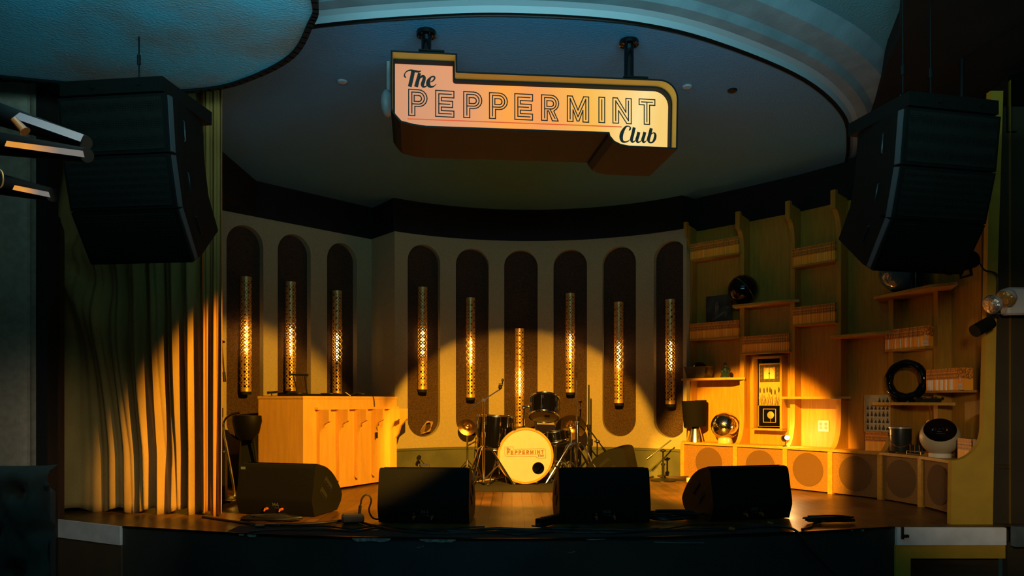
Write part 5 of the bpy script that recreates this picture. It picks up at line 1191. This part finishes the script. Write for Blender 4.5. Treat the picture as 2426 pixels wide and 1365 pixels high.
# right cymbal stand with heavy legs and hi-hat clutch
y0 = 7.5; x = px2x(1366, y0); t = thing('straight_cymbal_stand', 'tall chrome cymbal stand with heavy braced legs, right of the bass drum', 'cymbal stand', (x, y0, ST))
b = MB(); b.cyl((x, y0, ST+.03), (x, y0, py2z(1000, y0)), .013); b.cyl((x, y0, py2z(1062, y0)), (x, y0, py2z(1050, y0)), .022); build(b, 'lower_tube', M_chrome, t, True)
b = MB(); b.cyl((x, y0, py2z(1002, y0)), (x, y0, py2z(902, y0)), .006); b.sphere((x, y0, py2z(902, y0)), .010, 8, 6); b.cyl((x-.02, y0, py2z(1000, y0)), (x+.02, y0, py2z(1000, y0)), .008); build(b, 'upper_rod', M_chrome, t, True)
b = MB(); b.cyl((x+.0, y0, py2z(896, y0)), (x, y0, py2z(884, y0)), .003); b.cyl((x, y0, py2z(884, y0)-.002), (x, y0, py2z(884, y0)+.004), .017); build(b, 'top_felt', M_black, t, True)
b = MB(); tripod(b, x, y0, .42, .34, 3, -.7); tripod(b, x-.02, y0+.05, .38, .26, 3, .5); build(b, 'braced_legs', M_chrome, t, True)
y1 = 7.65; x1 = px2x(1352, y1); t = thing('hi_hat_stand', 'second chrome stand with spread legs tucked behind the right cymbal stand', 'cymbal stand', (x1, y1, ST))
b = MB(); b.cyl((x1, y1, ST+.03), (x1, y1, ST+.52), .012); build(b, 'centre_tube', M_chrome, t, True)
b = MB(); tripod(b, x1, y1, .40, .30, 3, 1.9); build(b, 'braced_legs', M_chrome, t, True)
b = MB(); b.bev((x1+.02, y1-.12, ST+.03), (.07, .20, .015), .004, rotm(rx=.25)); build(b, 'pedal', M_steel, t, True)
# bass pedal at the back left
y0 = 7.95; x = px2x(1000, y0); t = thing('kick_pedal', 'spare black and chrome kick drum pedal standing on the floor near the booth', 'drum pedal', (x, y0, ST))
zz = lambda py: py2z(py, y0)
b = MB(); b.box((x+.01, y0-.02, ST+.012), (.16, .22, .012)); b.box((x, y0-.03, ST+.06), (.07, .24, .01), rotm(rx=.35)); build(b, 'footboard', M_steel, t, True)
b = MB(); b.cyl((x-.045, y0+.06, ST), (x-.045, y0+.06, ST+.15), .009); b.cyl((x+.06, y0+.06, ST), (x+.06, y0+.06, ST+.15), .010); b.cyl((x-.05, y0+.06, ST+.15), (x+.07, y0+.06, ST+.15), .008); build(b, 'pedal_frame', M_chrome, t, True)
b = MB(); b.tube([(x+.02, y0+.06, ST+.15), (x-.035, y0+.02, ST+.225)], .004, 8); build(b, 'beater_rod', M_steel, t, True)
b = MB(); b.cyl((x-.040, y0+.0, ST+.222), (x-.036, y0+.045, ST+.232), .022, n=18); build(b, 'beater', M_black, t, True)
# sticks, rug
lbl = ['drumstick lying on the black rug, its tip pointing left toward the booth', 'drumstick lying on the black rug, partly under the bass drum']
for k, (a, c) in enumerate((((1126, 1146), (1165, 1139)), ((1163, 1141), (1192, 1135)))):
    pa = at(*a, floorY(a[1])); pc = at(*c, floorY(c[1])); pa.z = pc.z = ST+.016; b = MB(); b.tube([pa, pa.lerp(pc, .08), pa.lerp(pc, .3), pc], [.003, .006, .008, .0075], 10)
    tag(build(b, 'drumstick', M_stick, loc=tuple(pa)), lbl[k], 'drumstick')
rg = [(px2x(1098, floorY(1165)), floorY(1165)), (px2x(1345, floorY(1167)), floorY(1167)), (px2x(1430, 8.05), 8.05), (px2x(1060, 8.05), 8.05)]
b = MB(); b.prism(rg, lambda u, v, w: Vector((u, v, w)), ST, ST+.007); o = build(b, 'drum_rug', M_rug, loc=(0, 7.4, ST), smooth=0); tag(o, 'black rug under the drum kit', 'rug')

# ------------------------------------------------------------------ monitor wedges
def wedge_proto(label):
    t = thing('stage_monitor', label, 'stage monitor', (0, 0, 0), 0, 'black stage monitor wedges'); Wm = .625
    # profile in (depth, height): the tall flat back faces the audience, the curved grille faces the band
    pf = [(.035, 0), (.0, .10), (.0, .13), (.045, .345), (.065, .365), (.10, .37)]
    crv = catmull([Vector((.10, .37, 0)), Vector((.22, .335, 0)), Vector((.33, .265, 0)), Vector((.42, .165, 0)), Vector((.45, .11, 0))], 4)
    pf += [(p.x, p.y) for p in crv[1:]]+[(.43, .06), (.37, 0)]
    b = MB(); b.prism(pf, lambda u, v, w: Vector((w, u, v)), -Wm/2, Wm/2); cab = build(b, 'cabinet', M_blackbox, t, smooth=25)
    b = MB(); g = [(p.x, p.y) for p in crv]
    for p, q in zip(g, g[1:]): d = Vector((q[0]-p[0], q[1]-p[1])).normalized(); nx_, nz_ = -d.y*.006*-1, d.x*.006; b.quad((-Wm/2+.02, p[0]+abs(d.y)*.006, p[1]+.004), (Wm/2-.02, p[0]+abs(d.y)*.006, p[1]+.004), (Wm/2-.02, q[0]+abs(d.y)*.006, q[1]+.004), (-Wm/2+.02, q[0]+abs(d.y)*.006, q[1]+.004))
    build(b, 'grille', M_grille, t, smooth=60)
    for sx in (-1, 1):
        for (y_, z_, l_) in ((.235, .215, .13), (.165, .15, .11)):
            b = MB(); R3 = rotm(rx=math.radians(-42)); b.bev((sx*(Wm/2+.0008), y_, z_), (.003, l_, .048), .0012, R3); hl = build(b, 'side_recess', M_gasket, t)
            b = MB(); b.tube([Vector((sx*(Wm/2+.003), y_, z_))+R3 @ Vector((0, -l_*.42, -.013)), Vector((sx*(Wm/2+.003), y_, z_))+R3 @ Vector((0, l_*.42, -.013))], .004, 6); build(b, 'grip_edge', M_steel, t)
    # back plate details
    def fB(u, v, w):
        k = (.0+(v-.13)*.045/.215) if v > .13 else (.035*(1-v/.10) if v < .1 else 0); return Vector((u, k-.0015-w, v))
    b = MB(); b.line([(-.010, .066), (-.010, .090), (.0, .073), (.010, .090), (.010, .066)], .0045, fB); b.line([(.032, .066), (.032, .090), (.017, .073), (.037, .073)], .0045, fB)
    b.line([(.0, .052), (.036, .052)], .0025, fB); b.line([(.030, .052), (.036, .052)], .007, fB); build(b, 'model_mark', M_greytext, t, smooth=0)
    for x in (-.062, .062):
        b = MB(); b.cyl((x, .018, .045), (x, -.012, .045), .010, n=14); b.tube([(x, -.012, .045), (x, -.022, .040), (x, -.024, .03)], .006, 8); cn = build(b, 'cable_plug', M_orange, t, label='orange ringed cable plug')
        b = MB(); b.cyl((x, .008, .068), (x, -.003, .068), .006, n=12); build(b, 'lock_tab', M_chrome, cn)
    for x in (-Wm/2+.04, Wm/2-.04): b = MB(); b.box((x, .2, .0), (.03, .3, .008)); build(b, 'rubber_foot', M_cable, t)
    return t
def place(o, px, Y, rz, z=ST+.006): o.location = (px2x(px, Y), Y, z); o.rotation_euler = (0, 0, math.radians(rz))
w0 = wedge_proto('black stage monitor wedge in front of the booth, the leftmost on the stage edge'); place(w0, 648, 5.38, -15)
w1 = copy_tree(w0); w1['label'] = 'black stage monitor wedge on the stage edge between the booth and the drum kit'; place(w1, 1002, 5.02, -3)
w2 = copy_tree(w0); w2['label'] = 'black stage monitor wedge on the stage edge just right of the bass drum'; place(w2, 1434, 5.02, 3)
w3 = copy_tree(w0); w3['label'] = 'rightmost black stage monitor wedge on the stage edge'; place(w3, 1785, 5.16, 15)
w4 = copy_tree(w0); w4['label'] = 'stage monitor wedge turned sideways against the back wall, right of the drum kit'; place(w4, 1500, 7.55, 72)
b = MB(); b.box((-.625/2+.03, .040, .335), (.036, .004, .018)); build(b, 'corner_badge', M_greytext, w0)

# ------------------------------------------------------------------ cables and small floor things
def floor_pt(px, py, h=.006): Y = floorY(py); return Vector((px2x(px, Y), Y, ST+h))
def cable(pts, label, r=.006, h=.007, name='stage_cable', m=M_cable, sm=8):
    P = [floor_pt(x, y, h) for x, y in pts]; b = MB(); b.tube(P, r, 8, sm); o = build(b, name, m, loc=tuple(P[0])); return tag(o, label, 'cable')
cable([(480, 1228), (560, 1240), (640, 1248), (760, 1243), (830, 1236), (880, 1248), (980, 1266), (1120, 1266), (1250, 1262), (1400, 1266), (1560, 1262), (1700, 1256), (1850, 1252)], 'long black cable running along the whole front edge of the stage', .009, .010)
cable([(1120, 1261), (1180, 1257), (1260, 1260), (1330, 1257), (1450, 1268), (1560, 1258)], 'black cable along the stage edge in front of the centre wedges', .010, .012)
cable([(1060, 1262), (1150, 1264), (1230, 1270), (1310, 1264)], 'short black cable lying on the lip of the stage by the drum kit', .008, .009)
def pile(cx, cy, n, label, rx=.17, ry=.10, r=.006, kind=None):
    c = floor_pt(cx, cy); b = MB()
    for k in range(n):
        a0 = random.random()*6; q = []
        for i in range(9): a_ = a0+i*2*PI/9; q.append(c+Vector((rx*random.uniform(.55, 1.1)*math.cos(a_), ry*random.uniform(.55, 1.1)*math.sin(a_), .008+.005*k+random.uniform(0, .006))))
        b.tube(q, r, 7, 4, True)
    return tag(build(b, 'cable_coil', M_cable, loc=tuple(c)), label, 'cable')
mt = MB(); xs_ = [px2x(548, 4.8)+(px2x(1850, 4.8)-px2x(548, 4.8))*i/24 for i in range(25)]
for xa_, xb_ in zip(xs_, xs_[1:]):
    A_ = [Vector((xa_, edge_y(xa_)+.015, ST)), Vector((xb_, edge_y(xb_)+.015, ST)), Vector((xb_, edge_y(xb_)+.22, ST)), Vector((xa_, edge_y(xa_)+.22, ST))]
    mt.add(A_+[v+Vector((0, 0, .005)) for v in A_], [(4, 5, 6, 7), (0, 1, 5, 4), (3, 7, 6, 2), (0, 4, 7, 3), (1, 2, 6, 5)])
tag(build(mt, 'cable_mat', M_rug, loc=(0, 4.6, ST), smooth=0), 'long black rubber mat strip under the cables along the stage edge', 'mat')
for (ya, yb, lb_) in ((1250, 1256, 'thin black cable wandering over the mat in front of the left wedges'), (1262, 1258, 'second thin black cable on the mat in front of the left wedges')):
    cable([(590+k*62, ya+(yb-ya)*k/9+random.uniform(-6, 6)) for k in range(10)], lb_, .005, .012)
for (ya, yb, lb_) in ((1256, 1250, 'thin black cable wandering over the mat in front of the right wedges'), (1264, 1254, 'second thin black cable on the mat in front of the right wedges')):
    cable([(1260+k*62, ya+(yb-ya)*k/9+random.uniform(-6, 6)) for k in range(10)], lb_, .005, .012)
pile(640, 1236, 6, 'heap of black cables in front of the leftmost wedge', .22, .06)
pile(1588, 1232, 9, 'heap of tangled black cables between the two right wedges', .22, .10)
pile(1965, 1240, 7, 'coiled black cable on the floor right of the rightmost wedge', .17, .055)
cable([(1900, 1258), (1920, 1252), (1930, 1243), (1945, 1240)], 'loose cable end leading into the coil right of the wedges', .008, .009)
cable([(1535, 1135), (1560, 1130), (1590, 1138), (1625, 1141)], 'brown cable on the floor running to the pale plug by the console', .008, .012)
c = floor_pt(1600, 1136); b = MB()
for k in range(4): b.tube([c+Vector((.17*math.cos(a_*PI/4+k*.3)*(.8+.1*k), .10*math.sin(a_*PI/4+k*.3), .01+.007*k)) for a_ in range(8)], .008, 7, 4, True)
tag(build(b, 'cable_coil', mat('brown_cable', (.05, .03, .015), .5), loc=tuple(c)), 'dark cable coil on the floor by the left foot of the console', 'cable')
c = floor_pt(1641, 1146); t = thing('plug_block', 'pale square power plug block on the floor in front of the console', 'plug', tuple(c)); b = MB(); b.bev((0, 0, .028), (.12, .06, .05), .006); build(b, 'block', M_ivory, t); b = MB(); b.cyl((.06, 0, .026), (.115, 0, .024), .017, n=14); build(b, 'strain_relief', M_ivory, t)
c = floor_pt(836, 1242); t = thing('stage_box', 'grey cable junction box with a looped cable between the two left wedges', 'junction box', tuple(c), .25)
b = MB(); b.bev((0, .02, .032), (.15, .12, .06), .014); build(b, 'box_body', mat('grey_box', (.07, .07, .06), .5), t); b = MB(); b.line([(-.035, .02), (-.02, .02), (-.02, .03), (-.035, .03)], .002, lambda u, v, w: Vector((u, -.0405, v)), closed=True); build(b, 'printed_mark', M_greytext, t)
b = MB(); b.cyl((.045, .02, .06), (.05, .02, .115), .010); b.tube([(.05, .02, .11), (.065, .02, .17), (.10, .02, .19), (.125, .02, .15), (.11, .03, .08), (.14, .06, .02), (.20, .05, .012)], .006, 8, 6); build(b, 'looped_cable', M_cable, t)
pa = floor_pt(1278, 1252); t = thing('power_strip', 'black metal power strip lying on the floor left of the centre right wedge', 'power strip', tuple(pa), .95)
b = MB(); b.bev((.17, 0, .030), (.36, .06, .055), .006); build(b, 'strip_body', M_blackbox, t); b = MB(); b.cyl((-.012, -.0, .030), (.0, 0, .030), .020, n=18); build(b, 'round_switch', M_chrome, t)
b = MB()
for k in range(7): b.box((.05+.04*k, 0, .059), (.022, .03, .004))
build(b, 'sockets', M_print, t)
for px, py, lab in ((1727, 1262, 'orange connector on the stage edge below the rightmost wedge'), (1818, 1248, 'orange cable plug trailing over the stage edge, right wedge')):
    c = floor_pt(px, py); b = MB(); b.cyl((0, 0, .02), (.035, -.006, .014), .013, .010, n=14); o = build(b, 'orange_connector', M_orange); o.location = c; tag(o, lab, 'connector')
c = floor_pt(1835, 1255); b = MB(); ey = edge_y(c.x+.15)
b.tube([c+Vector((0, 0, .02)), Vector((c.x+.10, ey-.01, ST+.012)), Vector((c.x+.18, ey-.05, ST-.10)), Vector((c.x+.32, ey-.06, ST-.25))], .008, 8, 6); tag(build(b, 'hanging_cable', M_cable, loc=tuple(c)), 'black cable drooping over the stage front below the right wedge', 'cable')
c = floor_pt(617, 1254); b = MB(); b.cyl((-.03, 0, .014), (.03, 0, .014), .012, n=14); o = build(b, 'silver_connector', M_chrome); o.location = c; tag(o, 'silver cable connector on the stage edge in front of the leftmost wedge', 'connector')
b = MB(); p = Vector((2.585, 4.892, ST-.035)); b.box(p, (.012, .02, .08)); b.box(p+Vector((.02, 0, -.02)), (.04, .02, .018)); tag(build(b, 'edge_clamp', M_gun, loc=tuple(p)), 'small black clamp on the white board at the right end of the stage front', 'clamp')

# ------------------------------------------------------------------ tufted banquette, lower left
t = thing('tufted_banquette', 'dark green tufted velvet banquette with a rolled seat in the lower left foreground', 'sofa', (-2.6, 3.3, 0))
def tuft(W_, H_, nx=48, nz=30):
    mb = MB(); n = nx+1
    vs = []
    for j in range(nz+1):
        for i in range(nx+1):
            x = W_*i/nx; z = H_*j/nz; gx, gz = .20, .17; r1 = round(z/gz); ox = (r1 % 2)*.5; dx = (x/gx-ox)-round(x/gx-ox); dz = z/gz-r1
            d = math.hypot(dx*gx, dz*gz); cr_ = abs((x/gx+z/gz*.5) % 1-.5); y = -.07+.06*math.exp(-(d/.04)**2)+.02*(1-min(1, abs(cr_)*6))
            e = min(1, (W_-x)/.06); e2 = min(1, (H_-z)/.06); y += .07*(1-math.sqrt(max(0, 1-(1-e)**2)))+.07*(1-math.sqrt(max(0, 1-(1-e2)**2)))
            vs.append(Vector((x, y, z)))
    mb.add(vs, [(j*n+i, j*n+i+1, (j+1)*n+i+1, (j+1)*n+i) for j in range(nz) for i in range(nx)]); return mb
xr = px2x(112, 3.2); zt_ = py2z(1104, 3.2); b = tuft(1.0, .62)
b.v = [v+Vector((xr-1.0, 3.2, zt_-.62)) for v in b.v]; bk = build(b, 'backrest', M_velvet, t, True, 70)
b = MB(); b.bev((xr-.55, 3.32, (zt_)/2-.04), (1.0, .14, zt_-.08), .05); build(b, 'back_frame', M_velvet, t, True)
for j, (px, py) in enumerate(((32, 1140), (55, 1188), (8, 1190), (110, 1150))): b = MB(); b.sphere(at(px, py, 3.185), .013, 12, 8, (1, .5, 1)); build(b, 'button', M_velvet, bk, True)
b = MB(); b.cyl((xr-1.0, 2.98, .58), (xr+.02, 2.98, .58), .10, n=28); build(b, 'lumbar_roll', M_velvet, t, True, 60)
b = MB(); b.bev((xr-.48, 2.86, .44), (1.06, .62, .16), .05); build(b, 'seat_cushion', M_velvet, t, True)
b = MB(); b.bev((xr-.48, 2.9, .19), (1.0, .5, .36), .02); build(b, 'base', M_black, t, True)

# ------------------------------------------------------------------ black tube chandelier, far left foreground
t = thing('tube_chandelier', 'black chandelier of three slanting slotted tubes entering from the left edge', 'chandelier', tuple(at(-60, 360, 2.5)))
b = MB(); c = at(-70, 340, 2.5); b.cyl(c+Vector((0, 0, -.28)), (c.x, c.y, EYE+1.95), .028, n=20); build(b, 'stem', M_gloss, t, True)
for (x0, y0, x1, y1, Y0, Y1, xa, xb, wv, up_, mm) in ((-60, 252, 203, 338, 2.5, 2.15, 62, 206, .0125, .45, M_stripw), (-60, 333, 206, 368, 2.5, 2.1, 44, 214, .0085, .1, M_stripo), (-60, 424, 124, 462, 2.5, 2.25, 58, 132, .0075, -.05, M_stripo)):
    a = at(x0, y0, Y0); e = at(x1, y1, Y1); r0, r1 = .042, .020; b = MB(); b.cyl(a, e, r0, r1, n=28); tb = build(b, 'arm_tube', M_black, t, True)
    d = (e-a).normalized(); L = (e-a).length
    def tt(px):
        k = (px-1213)/F; return (k*a.y-a.x)/((e.x-a.x)-k*(e.y-a.y))
    b = MB(); ring = []
    for px in (xa, xb):
        u = tt(px); p = a.lerp(e, u); r = r0+(r1-r0)*u; cdir = (Vector((0, 0, EYE))-p); cdir = (cdir-d*cdir.dot(d)).normalized(); w_ = d.cross(cdir); w_ = w_ if w_.z > 0 else -w_
        n_ = (cdir*math.cos(up_)+w_*math.sin(up_)); s_ = d.cross(n_); s_ = s_ if s_.z > 0 else -s_; c = p+n_*(r+.0015); ring.append((c-s_*wv+d*.012*(1 if px == xa else -1)*-1, c+s_*wv))
    b.quad(ring[0][0], ring[1][0], ring[1][1], ring[0][1]); build(b, 'lit_slot', mm, tb, True, 0)
b = MB(); a = at(33, 283, 2.2); e = at(60, 312, 2.2); b.tube([a, a.lerp(e, .8), e], [.010, .012, .016], 12); build(b, 'bare_bulb', mat('amber_glass_bulb', (.35, .16, .04), .1, coat=1), t, True)
b = MB(); c = at(0, 424, 2.15); b.tube([c+Vector((.012*math.cos(k*PI/8)*.8, 0, .026*math.sin(k*PI/8))) for k in range(16)], .0022, 6, 0, True); build(b, 'end_ring', M_gold, t, True)
